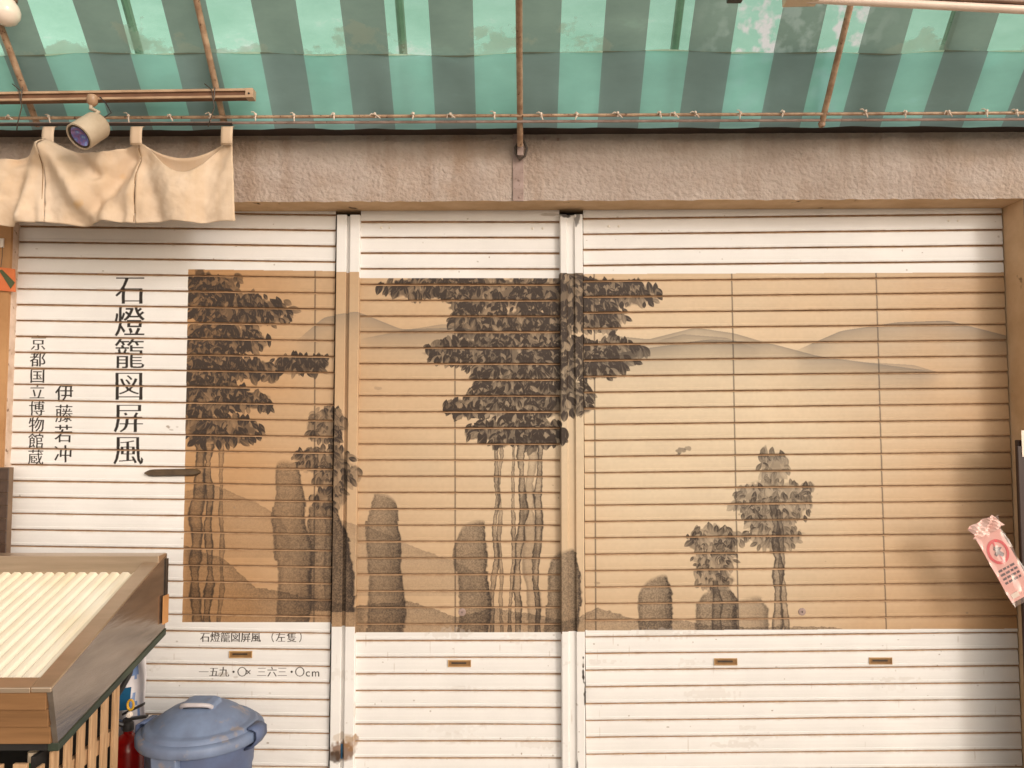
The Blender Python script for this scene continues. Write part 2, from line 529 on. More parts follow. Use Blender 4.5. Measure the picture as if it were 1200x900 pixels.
for k, ch in enumerate('石燈籠図屏風'):
    put(ch, 153 - k * .5, 339.5 + k * 37.5, 37, 38)
for k, ch in enumerate('伊藤若冲'):
    put(ch, 76 - k * .5, 461 + k * 23.6, 22, 22.5)
for k, ch in enumerate('京都国立博物館蔵'):
    put(ch, 45.3 - k * .4, 402 + k * 19.1, 19, 19)
for k, ch in enumerate('石燈籠図屏風'):
    put(ch, 240.5 + k * 11.9, 746.5, 12, 12.5, (.035, .026, .02))
for ch, x in (('（', 316), ('左', 329), ('隻', 342), ('）', 356)):
    put(ch, x, 746.5, 12, 12.5, (.035, .026, .02))
for ch, x in zip('一五九・〇×三六三・〇', (239, 251, 263, 274, 284, 294, 307, 319, 331, 342, 351.5)):
    put(ch, x, 787, 12, 12.5, (.035, .026, .02))
put('c', 364.5, 787.5, 13, 13, (.035, .026, .02)); put('m', 371.5, 787.5, 13, 13, (.035, .026, .02))

# wear: scuffs, rust, drips and spots
def blot(cx, cy, rx, ry, col, a, rough=.6):
    if rx > 7 and a > .3 and rough == .6: rough = .22
    sl = win(cx - rx * 2, cy - ry * 2, cx + rx * 2, cy + ry * 2)
    d = ((PX[sl] - cx) / rx) ** 2 + ((PY[sl] - cy) / ry) ** 2 + (fine[sl] - .5) * rough * 3 + (cloud[sl] - .5) * rough
    al = (np.clip((1 - d) / .5, 0, 1) * a)[..., None]
    img[sl] = img[sl] * (1 - al) + np.array(col, np.float32) * al
RUST, DIRT, SOOT = (.16, .065, .02), (.25, .18, .12), (.03, .022, .018)
for a in ((402, 878, 16, 13, RUST, .85), (395, 884, 10, 9, (.05, .025, .012), .85), (412, 868, 10, 10, (.3, .15, .05), .6), (404, 862, 15, 6, (.4, .25, .1), .35),
          (662, 252, 6, 7, SOOT, .9), (676, 256, 3, 12, SOOT, .75), (668, 251, 10, 4, SOOT, .8), (645, 252, 14, 2, DIRT, .5),
          (682.5, 783, 1.3, 15, SOOT, .95), (684.5, 812, 1.5, 15, SOOT, .95), (683, 793, 1.2, 5, SOOT, .8), (676, 893, 1.2, 9, SOOT, .8),
          (197, 500, 3, 2, DIRT, .7), (208, 500, 3, 2, DIRT, .7), (202, 504, 3, 1.3, DIRT, .4), (798, 529, 6, 4, INK, .6), (806, 526, 4, 3, INK, .5), (794, 533, 3, 2, INK, .5), (442, 455, 5, 2, DIRT, .4), (700, 683, 4, 1.5, DIRT, .5),
          (262, 790, 6, 3, DIRT, .35), (276, 793, 4, 2, DIRT, .3)):
    blot(*a)
for _ in range(150):
    x, y = random.uniform(15, 1190), random.choice((random.uniform(250, 320), random.uniform(560, 900), random.uniform(740, 900)))
    blot(x, y, random.uniform(.6, 1.6), random.uniform(.5, 1.3), DIRT, random.uniform(.25, .75))
for _ in range(46):
    x, y = random.uniform(160, 1190), random.uniform(745, 900)
    blot(x, y, random.uniform(.5, .9), random.uniform(3, 10), (.4, .32, .24), random.uniform(.15, .4), .2)
for _ in range(26):
    x, y = random.uniform(20, 1190), random.uniform(742, 900)
    blot(x, y, random.uniform(10, 34), random.uniform(2, 8), (.52, .46, .40), random.uniform(.12, .3), .9)

rgb = np.clip(img, 0, 1)
rgb = np.where(rgb <= .0031308, rgb * 12.92, 1.055 * np.power(np.maximum(rgb, 1e-6), 1 / 2.4) - .055)
buf = np.ones((H, W, 4), np.float32)
buf[..., :3] = rgb
pimg = bpy.data.images.new('shutter_print', W, H, alpha=False)
pimg.colorspace_settings.name = 'sRGB'
pimg.pixels.foreach_set(buf.ravel())
pimg.update()
pimg.pack()
del buf, rgb, img, ink, PX, PY, pic, top, bot, left, cloud, fine, grain

def print_material(name, rough, grime=False):
    m = bpy.data.materials.new(name)
    m.use_nodes = True
    n = m.node_tree
    b = n.nodes['Principled BSDF']
    ge = n.nodes.new('ShaderNodeNewGeometry')
    se = n.nodes.new('ShaderNodeSeparateXYZ')
    n.links.new(ge.outputs['Position'], se.inputs[0])
    co = n.nodes.new('ShaderNodeCombineXYZ')
    for k, (s, lo, hi) in enumerate(((0, X0, X1), (2, Z0, Z1))):
        mr = n.nodes.new('ShaderNodeMapRange')
        mr.inputs['From Min'].default_value = lo; mr.inputs['From Max'].default_value = hi
        n.links.new(se.outputs[s], mr.inputs['Value'])
        n.links.new(mr.outputs[0], co.inputs[k])
    im = n.nodes.new('ShaderNodeTexImage')
    im.image = pimg
    im.extension = 'EXTEND'
    n.links.new(co.outputs[0], im.inputs[0])
    no = n.nodes.new('ShaderNodeTexNoise')
    no.inputs['Scale'].default_value = 5
    no.inputs['Detail'].default_value = 8
    n.links.new(ge.outputs['Position'], no.inputs['Vector'])
    mr = n.nodes.new('ShaderNodeMapRange')
    mr.inputs['To Min'].default_value = .86; mr.inputs['To Max'].default_value = 1.06
    n.links.new(no.outputs['Fac'], mr.inputs['Value'])
    mx = n.nodes.new('ShaderNodeMix'); mx.data_type = 'RGBA'; mx.blend_type = 'MULTIPLY'
    mx.inputs[0].default_value = 1
    n.links.new(im.outputs[0], mx.inputs[6]); n.links.new(mr.outputs[0], mx.inputs[7])
    last = mx.outputs[2]
    if grime:
        # dust and runs gathered along the two lips of every slat
        tc = n.nodes.new('ShaderNodeTexCoord'); sz = n.nodes.new('ShaderNodeSeparateXYZ'); n.links.new(tc.outputs['Object'], sz.inputs[0])
        def mr_(src, a, b_, c=0.0, d=1.0):
            q = n.nodes.new('ShaderNodeMapRange'); q.inputs['From Min'].default_value = a; q.inputs['From Max'].default_value = b_
            q.inputs['To Min'].default_value = c; q.inputs['To Max'].default_value = d; n.links.new(src, q.inputs['Value']); return q.outputs[0]
        def mm(op, a, b_):
            q = n.nodes.new('ShaderNodeMath'); q.operation = op
            for k, x in enumerate((a, b_)):
                if isinstance(x, (int, float)): q.inputs[k].default_value = x
                else: n.links.new(x, q.inputs[k])
            return q.outputs[0]
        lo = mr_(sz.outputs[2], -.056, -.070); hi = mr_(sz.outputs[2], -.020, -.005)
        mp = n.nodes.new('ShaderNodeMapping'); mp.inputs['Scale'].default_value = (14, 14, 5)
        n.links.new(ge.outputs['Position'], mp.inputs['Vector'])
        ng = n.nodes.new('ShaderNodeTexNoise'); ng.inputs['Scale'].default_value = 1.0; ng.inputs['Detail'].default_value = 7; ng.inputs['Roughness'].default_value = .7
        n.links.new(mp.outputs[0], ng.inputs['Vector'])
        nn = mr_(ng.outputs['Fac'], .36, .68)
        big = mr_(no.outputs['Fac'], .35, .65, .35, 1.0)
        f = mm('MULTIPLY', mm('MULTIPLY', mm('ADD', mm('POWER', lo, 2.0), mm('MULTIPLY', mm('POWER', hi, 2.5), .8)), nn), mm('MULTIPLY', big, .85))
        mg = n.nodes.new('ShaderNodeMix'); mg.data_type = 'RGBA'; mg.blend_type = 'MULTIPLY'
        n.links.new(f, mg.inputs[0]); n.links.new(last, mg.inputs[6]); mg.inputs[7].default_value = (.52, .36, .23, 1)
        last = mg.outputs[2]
    n.links.new(last, b.inputs['Base Color'])
    r2 = n.nodes.new('ShaderNodeMapRange')
    r2.inputs['To Min'].default_value = rough - .1; r2.inputs['To Max'].default_value = rough + .12
    n.links.new(no.outputs['Fac'], r2.inputs['Value'])
    n.links.new(r2.outputs[0], b.inputs['Roughness'])
    b.inputs['Specular IOR Level'].default_value = .35
    bu = n.nodes.new('ShaderNodeBump'); bu.inputs['Strength'].default_value = .12; bu.inputs['Distance'].default_value = .004
    n4 = n.nodes.new('ShaderNodeTexNoise'); n4.inputs['Scale'].default_value = 14
    n.links.new(ge.outputs['Position'], n4.inputs['Vector'])
    n.links.new(n4.outputs['Fac'], bu.inputs['Height']); n.links.new(bu.outputs[0], b.inputs['Normal'])
    return m

M_print = print_material('printed_shutter_paint', .5)
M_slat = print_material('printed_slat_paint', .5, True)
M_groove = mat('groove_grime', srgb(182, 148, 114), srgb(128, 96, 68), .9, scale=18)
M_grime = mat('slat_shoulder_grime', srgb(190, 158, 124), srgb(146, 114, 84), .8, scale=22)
M_white = mat('white_paint', (.76, .71, .64), (.68, .62, .54), .5)
M_brass = mat('handle_plastic', srgb(196, 160, 112), srgb(160, 122, 78), .5)
M_dark = mat('dark_metal', srgb(72, 58, 44), srgb(48, 38, 30), .5)
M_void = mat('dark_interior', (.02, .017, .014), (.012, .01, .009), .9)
M_concrete = mat('stucco_concrete', srgb(186, 172, 162), srgb(168, 152, 141), .95, scale=3.5, bump=1.0, bscale=52, bdist=.014, speck=srgb(172, 154, 140), speck_scale=3, speck_amt=.62, streak=(.80, .73, .66))
M_soffit = mat('soffit_concrete', srgb(214, 182, 146), srgb(190, 156, 118), .95, scale=5, bump=.3, bscale=30, bdist=.006, speck=srgb(60, 42, 30), speck_scale=12, speck_amt=.68)
M_steel_rod = mat('painted_rod', srgb(190, 160, 132), srgb(140, 108, 84), .45, scale=25, speck=srgb(92, 60, 40), speck_scale=60, speck_amt=.63)
M_galv = mat('galvanised_strap', srgb(166, 144, 136), srgb(138, 116, 106), .5, scale=20, speck=srgb(90, 66, 50), speck_scale=70, speck_amt=.66)
M_black_rail = mat('dark_rail', srgb(62, 46, 36), srgb(40, 30, 26), .6)
M_cord = mat('white_cord', srgb(225, 208, 192), srgb(190, 168, 150), .8)
M_cotton = mat('cotton_cloth', srgb(216, 196, 174), srgb(200, 176, 150), .95, scale=4, bump=.35, bscale=260, bdist=.002, streak=(.93, .86, .76), speck=srgb(206, 170, 124), speck_scale=6, speck_amt=.66)
M_stitch = mat('seam_thread', srgb(150, 116, 80), srgb(120, 90, 60), .9)
M_track = mat('bronze_track', srgb(186, 156, 126), srgb(160, 128, 100), .4, scale=14)
M_track_slot = mat('track_slot', srgb(120, 82, 56), srgb(90, 60, 40), .6)
M_spot = mat('spot_housing', srgb(190, 172, 150), srgb(168, 148, 124), .5, bump=.2, bscale=90, bdist=.003)
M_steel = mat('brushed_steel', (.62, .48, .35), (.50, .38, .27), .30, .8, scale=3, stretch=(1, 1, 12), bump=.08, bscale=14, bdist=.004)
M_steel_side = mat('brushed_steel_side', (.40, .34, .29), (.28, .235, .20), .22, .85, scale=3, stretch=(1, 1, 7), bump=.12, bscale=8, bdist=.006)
M_fascia = mat('fascia_reflection_tan', srgb(164, 122, 82), srgb(134, 98, 64), .32, .35, scale=6, stretch=(.3, 1, 5))  # tan colour stands in for warm reflections on the metal
M_poly = mat('corrugated_sheet', (.90, .83, .69), (.86, .78, .62), .4, scale=6, streak=(.90, .85, .76))
M_green_trim = mat('green_trim', srgb(56, 66, 50), srgb(38, 46, 36), .5)
M_wood = mat('pale_crate_wood', srgb(196, 160, 122), srgb(160, 124, 88), .8, scale=12, stretch=(6, 6, .6), bump=.2, bscale=30, bdist=.003)
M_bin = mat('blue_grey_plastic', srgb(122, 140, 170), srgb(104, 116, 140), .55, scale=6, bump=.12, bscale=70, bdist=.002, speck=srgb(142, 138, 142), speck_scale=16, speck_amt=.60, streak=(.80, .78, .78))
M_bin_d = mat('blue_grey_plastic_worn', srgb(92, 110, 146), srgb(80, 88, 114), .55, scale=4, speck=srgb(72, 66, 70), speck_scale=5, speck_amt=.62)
M_red = mat('red_enamel', srgb(150, 20, 16), srgb(110, 14, 12), .25)
M_black = mat('black_rubber', (.03, .026, .024), (.02, .018, .016), .5)
M_yellow = mat('yellow_plastic', srgb(226, 178, 50), srgb(200, 150, 40), .5)
M_blue = mat('blue_tag', srgb(30, 100, 140), srgb(24, 80, 116), .6)
M_tan_wall = mat('ochre_column', srgb(184, 140, 96), srgb(160, 116, 74), .9, scale=4, bump=.3, bscale=40, bdist=.004)
M_jamb_strip = mat('pale_guide', srgb(212, 190, 172), srgb(182, 154, 132), .6, scale=14, speck=srgb(120, 88, 62), speck_scale=30, speck_amt=.62)
M_tile = mat('dark_glazed_tile', srgb(84, 64, 52), srgb(56, 42, 36), .3, scale=20)
M_mortar = mat('mortar', srgb(130, 108, 88), srgb(104, 84, 68), .95)
M_brown = mat('dark_stained_wood', srgb(58, 34, 24), srgb(38, 22, 16), .5, scale=10, stretch=(8, 8, .6))
M_bulb = mat('opal_glass', srgb(240, 226, 212), srgb(232, 214, 198), .15)
M_tube = mat('fluorescent_tube', srgb(236, 216, 200), srgb(226, 204, 188), .2)
M_fixture = mat('fixture_enamel', srgb(150, 120, 100), srgb(120, 94, 78), .5)
M_cap = mat('cream_cap', srgb(232, 212, 184), srgb(216, 192, 160), .5)
M_ground = mat('asphalt', (.34, .30, .25), (.26, .23, .19), .9, scale=6, bump=.4, bscale=150, bdist=.004)
M_upper = mat('upper_wall_render', srgb(200, 180, 160), srgb(180, 160, 140), .9, scale=3)
M_paper = mat('white_paper', srgb(240, 226, 212), srgb(228, 212, 196), .7)
M_pink = mat('pink_print', srgb(232, 176, 166), srgb(224, 162, 152), .5)
M_redring = mat('red_ring_print', srgb(216, 60, 72), srgb(206, 50, 62), .5)
M_inkprint = mat('dark_print', srgb(70, 56, 66), srgb(56, 44, 52), .6)
M_orange = mat('orange_card', srgb(216, 124, 70), srgb(196, 100, 54), .7)
M_leafgreen = mat('green_print', srgb(84, 92, 56), srgb(66, 72, 44), .7)

# ------------------------------------------------------------------ setting
MB().grid(lambda u, v: ((u - .5) * 1200, -600 + v * 600.6, 0), 8, 8).build('pavement', M_ground)['kind'] = 'structure'

# ------------------------------------------------------------------ three roller shutters
PITCHZ = 0.0712
PROFILE = [(.0055, 0), (.0045, -.0016), (.0014, -.0048), (-.0026, -.0088), (-.0040, -.024), (-.0042, -.040), (-.0034, -.0555),
           (-.0050, -.0570), (-.0050, -.0645), (-.0034, -.0686), (.001, -.0700), (.0055, -PITCHZ)]
def slat_mesh(half, seed):
    r_ = random.Random(seed)
    mb = MB()
    nseg = 14
    ph = [r_.uniform(0, 6.28) for _ in range(6)]
    dents = [(r_.uniform(-half, half), r_.uniform(-.05, -.02), r_.uniform(.0008, .0022)) for _ in range(r_.choice((0, 1, 1, 2)))]
    k = len(PROFILE)
    for i in range(nseg + 1):
        x = -half + 2 * half * i / nseg
        dy = .0006 * math.sin(x * 5 + ph[0]) + .0004 * math.sin(x * 13 + ph[1])
        dz = .0006 * math.sin(x * 3.1 + ph[2]) + .0003 * math.sin(x * 9 + ph[3])
        for y, z in PROFILE:
            d2 = sum(am * math.exp(-((x - dx) / .07) ** 2 - ((z - zz) / .02) ** 2) for dx, zz, am in dents)
            mb.v.append((x, y + dy + d2, z + (dz if -.069 < z < -.003 else 0)))
    for i in range(nseg):
        for j in range(k - 1):
            a = i * k + j
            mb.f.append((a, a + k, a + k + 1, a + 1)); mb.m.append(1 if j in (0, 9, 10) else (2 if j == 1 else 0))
    return mb.mesh('slat', [M_slat, M_groove, M_grime], smooth=False)

HANDLE_BOX = None
def shutter(label, xa, xb, anchor, tilt, name='roller_shutter'):
    """xa, xb: world limits; anchor: height of one groove at the centre; tilt: small sag angle"""
    root = thing(name, label, 'roller shutter', 'roller shutters across the shopfront')
    cx = (xa + xb) / 2
    root.location = (cx, 0, 0)
    mes = [slat_mesh((xb - xa) / 2, q) for q in range(6)]
    k0 = math.ceil((2.66 - anchor) / PITCHZ)
    z = anchor + k0 * PITCHZ
    while z > 0.09:
        link('slat', random.choice(mes), root, (0, random.uniform(-.0006, .0006), z), (0, tilt + random.uniform(-.0004, .0004), 0))
        z -= PITCHZ
    b = MB().box((-(xb - xa) / 2, -.012, .012), ((xb - xa) / 2, .012, z - .003))
    b.build('bottom_bar', M_white, root, bevel=.003)
    return root

xL0, xL1 = P(20, 262, 0).x + .002, P(392, 400, 0).x
xM0, xM1 = P(421.5, 400, 0).x, P(656, 400, 0).x
xR0, xR1 = P(684, 400, 0).x, 2.203
shL = shutter('left shutter with vertical lettering and the print\'s left edge', xL0, xL1, P(205, 267.5, 0).z, .0145)
shM = shutter('narrow middle shutter with the big printed tree, between the two guide posts', xM0, xM1, P(540, 278.3, 0).z, 0.0)
shR = shutter('widest shutter on the right, printed with hills and two small trees', xR0, xR1, P(930, 271.8, 0).z, -.0105)

def recess_handle(root, px, py):
    c = P(px, py, -.006)
    w_, h_ = .050, .0145
    mb = MB()
    x, z = c.x - root.location.x, c.z
    y0, y1 = -.0085, .004
    t = .0035
    mb.box((x - w_, y0, z - h_), (x + w_, y1, z - h_ + t)).box((x - w_, y0, z + h_ - t), (x + w_, y1, z + h_))
    mb.box((x - w_, y0, z - h_ + t), (x - w_ + t, y1, z + h_ - t)).box((x + w_ - t, y0, z - h_ + t), (x + w_, y1, z + h_ - t))
    mb.box((x - w_ + t, -.0056, z - h_ + t), (x + w_ - t, y1, z + h_ - t), 1)
    mb.box((x - w_ * .7, -.0075, z - h_ * .15), (x + w_ * .6, -.005, z + h_ * .35), 2)
    mb.build('pull_handle', [M_brass, mat('handle_recess', srgb(150, 112, 66), srgb(112, 80, 46), .6), M_dark], root)
recess_handle(shL, 282, 767); recess_handle(shM, 538.5, 777.5); recess_handle(shR, 850.5, 775.5); recess_handle(shR, 1032, 774.5)

def cyl_lock(root, px, py):
    c = P(px, py, -.006)
    o = (c.x - root.location.x, -.003, c.z)
    mb = MB().lathe([(.0, .0045), (.005, .0045), (.0055, .003), (.014, .004), (.0165, .0025), (.0165, -.004)], o, 20, axis=(0, -1, 0))
    mb.box((o[0] - .0012, -.0090, o[2] - .004), (o[0] + .0012, -.0070, o[2] + .004), 1)
    mb.build('cylinder_lock', [M_galv, M_void], root, smooth=True)
cyl_lock(shM, 541.5, 717.5); cyl_lock(shR, 940, 717)
def rivet_mesh():
    return MB().lathe([(0, .003), (.003, .0027), (.0052, .0012), (.006, -.002)], (0, 0, 0), 12, axis=(0, -1, 0)).mesh('rivet', M_white, True)
RV = rivet_mesh()
for root, pts in ((shM, ((447, 267), (457, 267), (624, 268), (636, 268))), (shR, ((713, 265.5), (725, 265.5), (1111, 259), (1122, 259)))):
    for px, py in pts:
        c = P(px, py, 0)
        link('rivet', RV, root, (c.x - root.location.x, -.0045, c.z))
# dark lift grip on the left shutter
a, b = P(169, 554.5, -.02), P(233.5, 553.5, -.02)
mb = MB()
n = 14
pts = []
L = b.x - a.x
for i in range(n + 1):
    t = i / n
    pts.append((a.x + L * t - shL.location.x, -.004, a.z + (b.z - a.z) * t))
sec = []
for (x, y, z), i in zip(pts, range(n + 1)):
    t = i / n
    s = min(1, min(t, 1 - t) / .09) ** .6 if 0 < t < 1 else .25
    s = max(s, .3)
    sec.append([(x, .002, z + .0165 * s), (x, -.012, z + .0150 * s), (x, -.019, z + .007 * s), (x, -.019, z - .009 * s), (x, -.010, z - .0165 * s), (x, .002, z - .0165 * s)])
vs = [p for q in sec for p in q]
fs = [tuple(range(5, -1, -1)), tuple(range(n * 6, n * 6 + 6))]
for i in range(n):
    for k in range(6):
        fs.append((i * 6 + k, i * 6 + (k + 1) % 6, (i + 1) * 6 + (k + 1) % 6, (i + 1) * 6 + k))
mb.add(vs, fs)
mb.build('lift_grip', mat('grip_bronze', srgb(92, 74, 52), srgb(66, 50, 36), .5, scale=20), shL, smooth=True)

# guide posts between the shutters
def guide_post(label, x0, x1, split, style):
    root = thing('guide_post', label, 'guide post', 'guide posts between the shutters')
    root.location = ((x0 + x1) / 2, 0, 0)
    cx = root.location.x
    ztop = P(600, 251, -.02).z - .004
    wd = x1 - x0
    def chan(u0, u1, y, nm):
        mb = MB()
        prof = [(u0, .02), (u0, y + .003), (u0 + .003, y), (u1 - .003, y), (u1, y + .003), (u1, .02)]
        vs = [(p[0] - cx, p[1], 0.015) for p in prof] + [(p[0] - cx, p[1], ztop) for p in prof]
        fs = [(i, i + 1, i + 7, i + 6) for i in range(5)] + [(0, 5, 4, 3, 2, 1), (6, 7, 8, 9, 10, 11)]
        mb.add(vs, fs)
        return mb.build(nm, M_print, root)
    if style == 'slot':
        chan(x0, x0 + wd * .43, -.026, 'channel'); chan(x1 - wd * .43, x1, -.026, 'channel')
        MB().box((x0 + wd * .42 - cx, -.006, .015), (x1 - wd * .42 - cx, .02, ztop - .002)).build('slot_back', [M_print], root)
        MB().box((P(396.5, 876, -.01).x - .010 - cx + .008, -.0085, P(397, 888, 0).z), (P(396.5, 876, -.01).x + .010 - cx + .008, -.006, P(397, 871, 0).z)).build('blue_tape', M_blue, root)
    else:
        mb = MB()
        # broad cover with a shallow central valley
        prof = [(x0, .02), (x0, -.030), (x0 + .004, -.034), (x0 + wd * .28, -.034), (x0 + wd * .34, -.022), (x0 + wd * .62, -.022), (x0 + wd * .66, -.034), (x1 - .004, -.034), (x1, -.030), (x1, .02)]
        k = len(prof)
        vs = [(p[0] - cx, p[1], .015) for p in prof] + [(p[0] - cx, p[1], ztop) for p in prof]
        fs = [(i, i + 1, i + 1 + k, i + k) for i in range(k - 1)]
        mb.add(vs, fs + [tuple(range(k - 1, -1, -1)), tuple(range(k, 2 * k))])
        mb.build('cover', M_print, root)
    return root
guide_post('slotted twin guide post left of the middle shutter, rusty at its foot', P(393, 400, -.02).x, P(420.5, 400, -.02).x, 0, 'slot')
guide_post('white scratched guide post between the middle and the right shutter', P(656.5, 400, -.03).x, P(683.5, 400, -.03).x, 0, 'valley')

# ------------------------------------------------------------------ concrete frame
yb = -.155
zbL, zbR = P(-200, 241, yb).z, P(1300, 231.5, yb).z
ztb = 2.93
beam = thing('concrete_beam', 'rough stucco concrete beam running above all the shutters', 'beam')
xa, xb = -4.2, 4.2
mb = MB()
nx, nz = 260, 14
def zb(x): return zbL + (zbR - zbL) * (x + 4) / 8
mb.grid(lambda u, v: (xa + (xb - xa) * u, yb - (.004 if 0 < v < 1 else 0) * random.random(), zb(xa + (xb - xa) * u) + (.006 * random.random() if v == 0 else 0) + (ztb - zb(0)) * v), nx, nz)
mb.build('beam_face', M_concrete, beam, smooth=True)
MB().hexa([(xa, yb + .001, zb(xa) + .004), (xb, yb + .001, zb(xb) + .004), (xb, .30, zb(xb) + .006), (xa, .30, zb(xa) + .006)],
          [(xa, yb + .001, ztb), (xb, yb + .001, ztb), (xb, .30, ztb), (xa, .30, ztb)]).build('beam_core', M_soffit, beam)
# strap plate and nail heads on the beam
c0, c1 = P(601, 155, yb), P(613.5, 236, yb)
MB().box((c0.x, yb - .009, c1.z), (c1.x, yb - .003, c0.z)).build('strap_plate', M_galv, beam, bevel=.001)
for px, py in ((608.5, 231), (608, 211), (638, 162), (654, 163)):
    c = P(px, py, yb - .01)
    MB().lathe([(0, .004), (.004, .0035), (.006, .001), (.006, -.006)], (c.x, yb - .0085, c.z), 10, axis=(0, -1, 0)).build('bolt_head', M_galv, beam, smooth=True)
back = MB().box((-4.2, .05, 0), (4.2, .12, 2.60)).build('shop_interior_wall', M_void)
tag(back, 'dark blank wall close behind the shutters', 'wall')

pil = thing('concrete_pillar', 'stucco concrete pillar at the right end of the shutters', 'pillar')
mb = MB()
xj = P(1174, 245, -.0).x + .004
mb.hexa([(xj, yb + .004, 0), (4.2, yb + .004, 0), (4.2, .3, 0), (xj, .3, 0)], [(xj, yb + .004, zb(2.3) + .008), (4.2, yb + .004, zb(2.3) + .008), (4.2, .3, zb(2.3) + .008), (xj, .3, zb(2.3) + .008)])
mb.build('pillar_shaft', M_concrete, pil)
MB().hexa([(xj - .003, yb + .012, 0), (xj - .0005, yb + .012, 0), (xj - .0005, .045, 0), (xj - .003, .045, 0)], [(xj - .003, yb + .012, 2.60), (xj - .0005, yb + .012, 2.60), (xj - .0005, .045, 2.60), (xj - .003, .045, 2.60)]).build('jamb_face', M_soffit, pil)
o = P(1195, 510, -.19)
db = thing('dark_board', 'dark brown stained board standing against the right pillar', 'board')
MB().box((o.x, -.176, 0), (o.x + .5, -.153, o.z - .02)).build('board_panel', M_brown, db, bevel=.004)
MB().box((o.x - .012, -.190, 0), (o.x + .03, -.1765, o.z - .045)).build('board_stile', M_brown, db, bevel=.004)
pc = thing('paper_card', 'small white paper card showing above the dark board', 'card')
MB().box((o.x + .006, -.1925, o.z - .09), (o.x + .10, -.1912, o.z + .02)).build('sheet', M_paper, pc)

# left column with guide strip, tiled pier
lc = thing('ochre_column', 'ochre painted column beside the left shutter', 'column')
MB().box((-4.2, -.06, 0), (P(8, 400, -.06).x, .3, 2.60)).build('column_shaft', M_tan_wall, lc)
MB().box((P(8, 400, -.06).x + .001, -.045, 0), (xL0 - .004, .02, 2.60)).build('guide_strip', M_jamb_strip, lc, bevel=.003)
tp = thing('tiled_pier', 'dark brown tiled pier at the lower left edge of the shutters', 'pier')
xt = P(8.5, 600, -.10).x
zt = P(4, 548, -.10).z
tw_ = .06
MB().box((xt - 3 * tw_ - .002, -.094, 0), (xt - .003, -.062, zt)).build('pier_core', M_mortar, tp)
tw, th = .06, .054
TM = MB().box((-tw / 2 + .002, -.008, -th / 2 + .002), (tw / 2 - .002, 0, th / 2 - .002)).mesh('tile', M_tile)
for j in range(16):
    for i in range(3):
        t_ = link('tile', TM, tp, (xt - tw / 2 - i * tw, -.0945 + random.uniform(-.001, .001), zt - th / 2 - j * th))
# a card pinned to the column
oc = thing('orange_card', 'orange card with a green motif pinned to the ochre column', 'card')
a, b = P(-10, 312, -.07), P(17.5, 342, -.07)
ang = MB().add([(a.x, -.070, a.z), (b.x - .006, -.070, a.z - .012), (b.x, -.070, b.z), (a.x, -.070, b.z + .01),
                (a.x, -.063, a.z), (b.x - .006, -.063, a.z - .012), (b.x, -.063, b.z), (a.x, -.063, b.z + .01)],
               [(0, 1, 2, 3), (7, 6, 5, 4), (0, 4, 5, 1), (1, 5, 6, 2), (2, 6, 7, 3), (3, 7, 4, 0)])
ang.build('card_sheet', M_orange, oc)
a, b, c, d = P(-2, 316, -.075), P(2, 316, -.075), P(17, 331, -.075), P(12, 338, -.075)
MB().add([(q.x, -.0735, q.z) for q in (a, b, c, d)] + [(q.x, -.0705, q.z) for q in (a, b, c, d)],
         [(0, 1, 2, 3), (7, 6, 5, 4), (0, 4, 5, 1), (1, 5, 6, 2), (2, 6, 7, 3), (3, 7, 4, 0)]).build('green_motif', M_leafgreen, oc)
q = P(1, 284, -.075)
MB().box((q.x - .02, -.066, q.z - .02), (q.x + .006, -.0605, q.z + .02)).build('white_tag', M_paper, oc)
MB().tube([(q.x + .002, -.0665, q.z - .018), (q.x + .004, -.068, q.z - .06), (q.x + .002, -.0715, a.z + .01)], .0012, 5).build('string', M_black, oc)

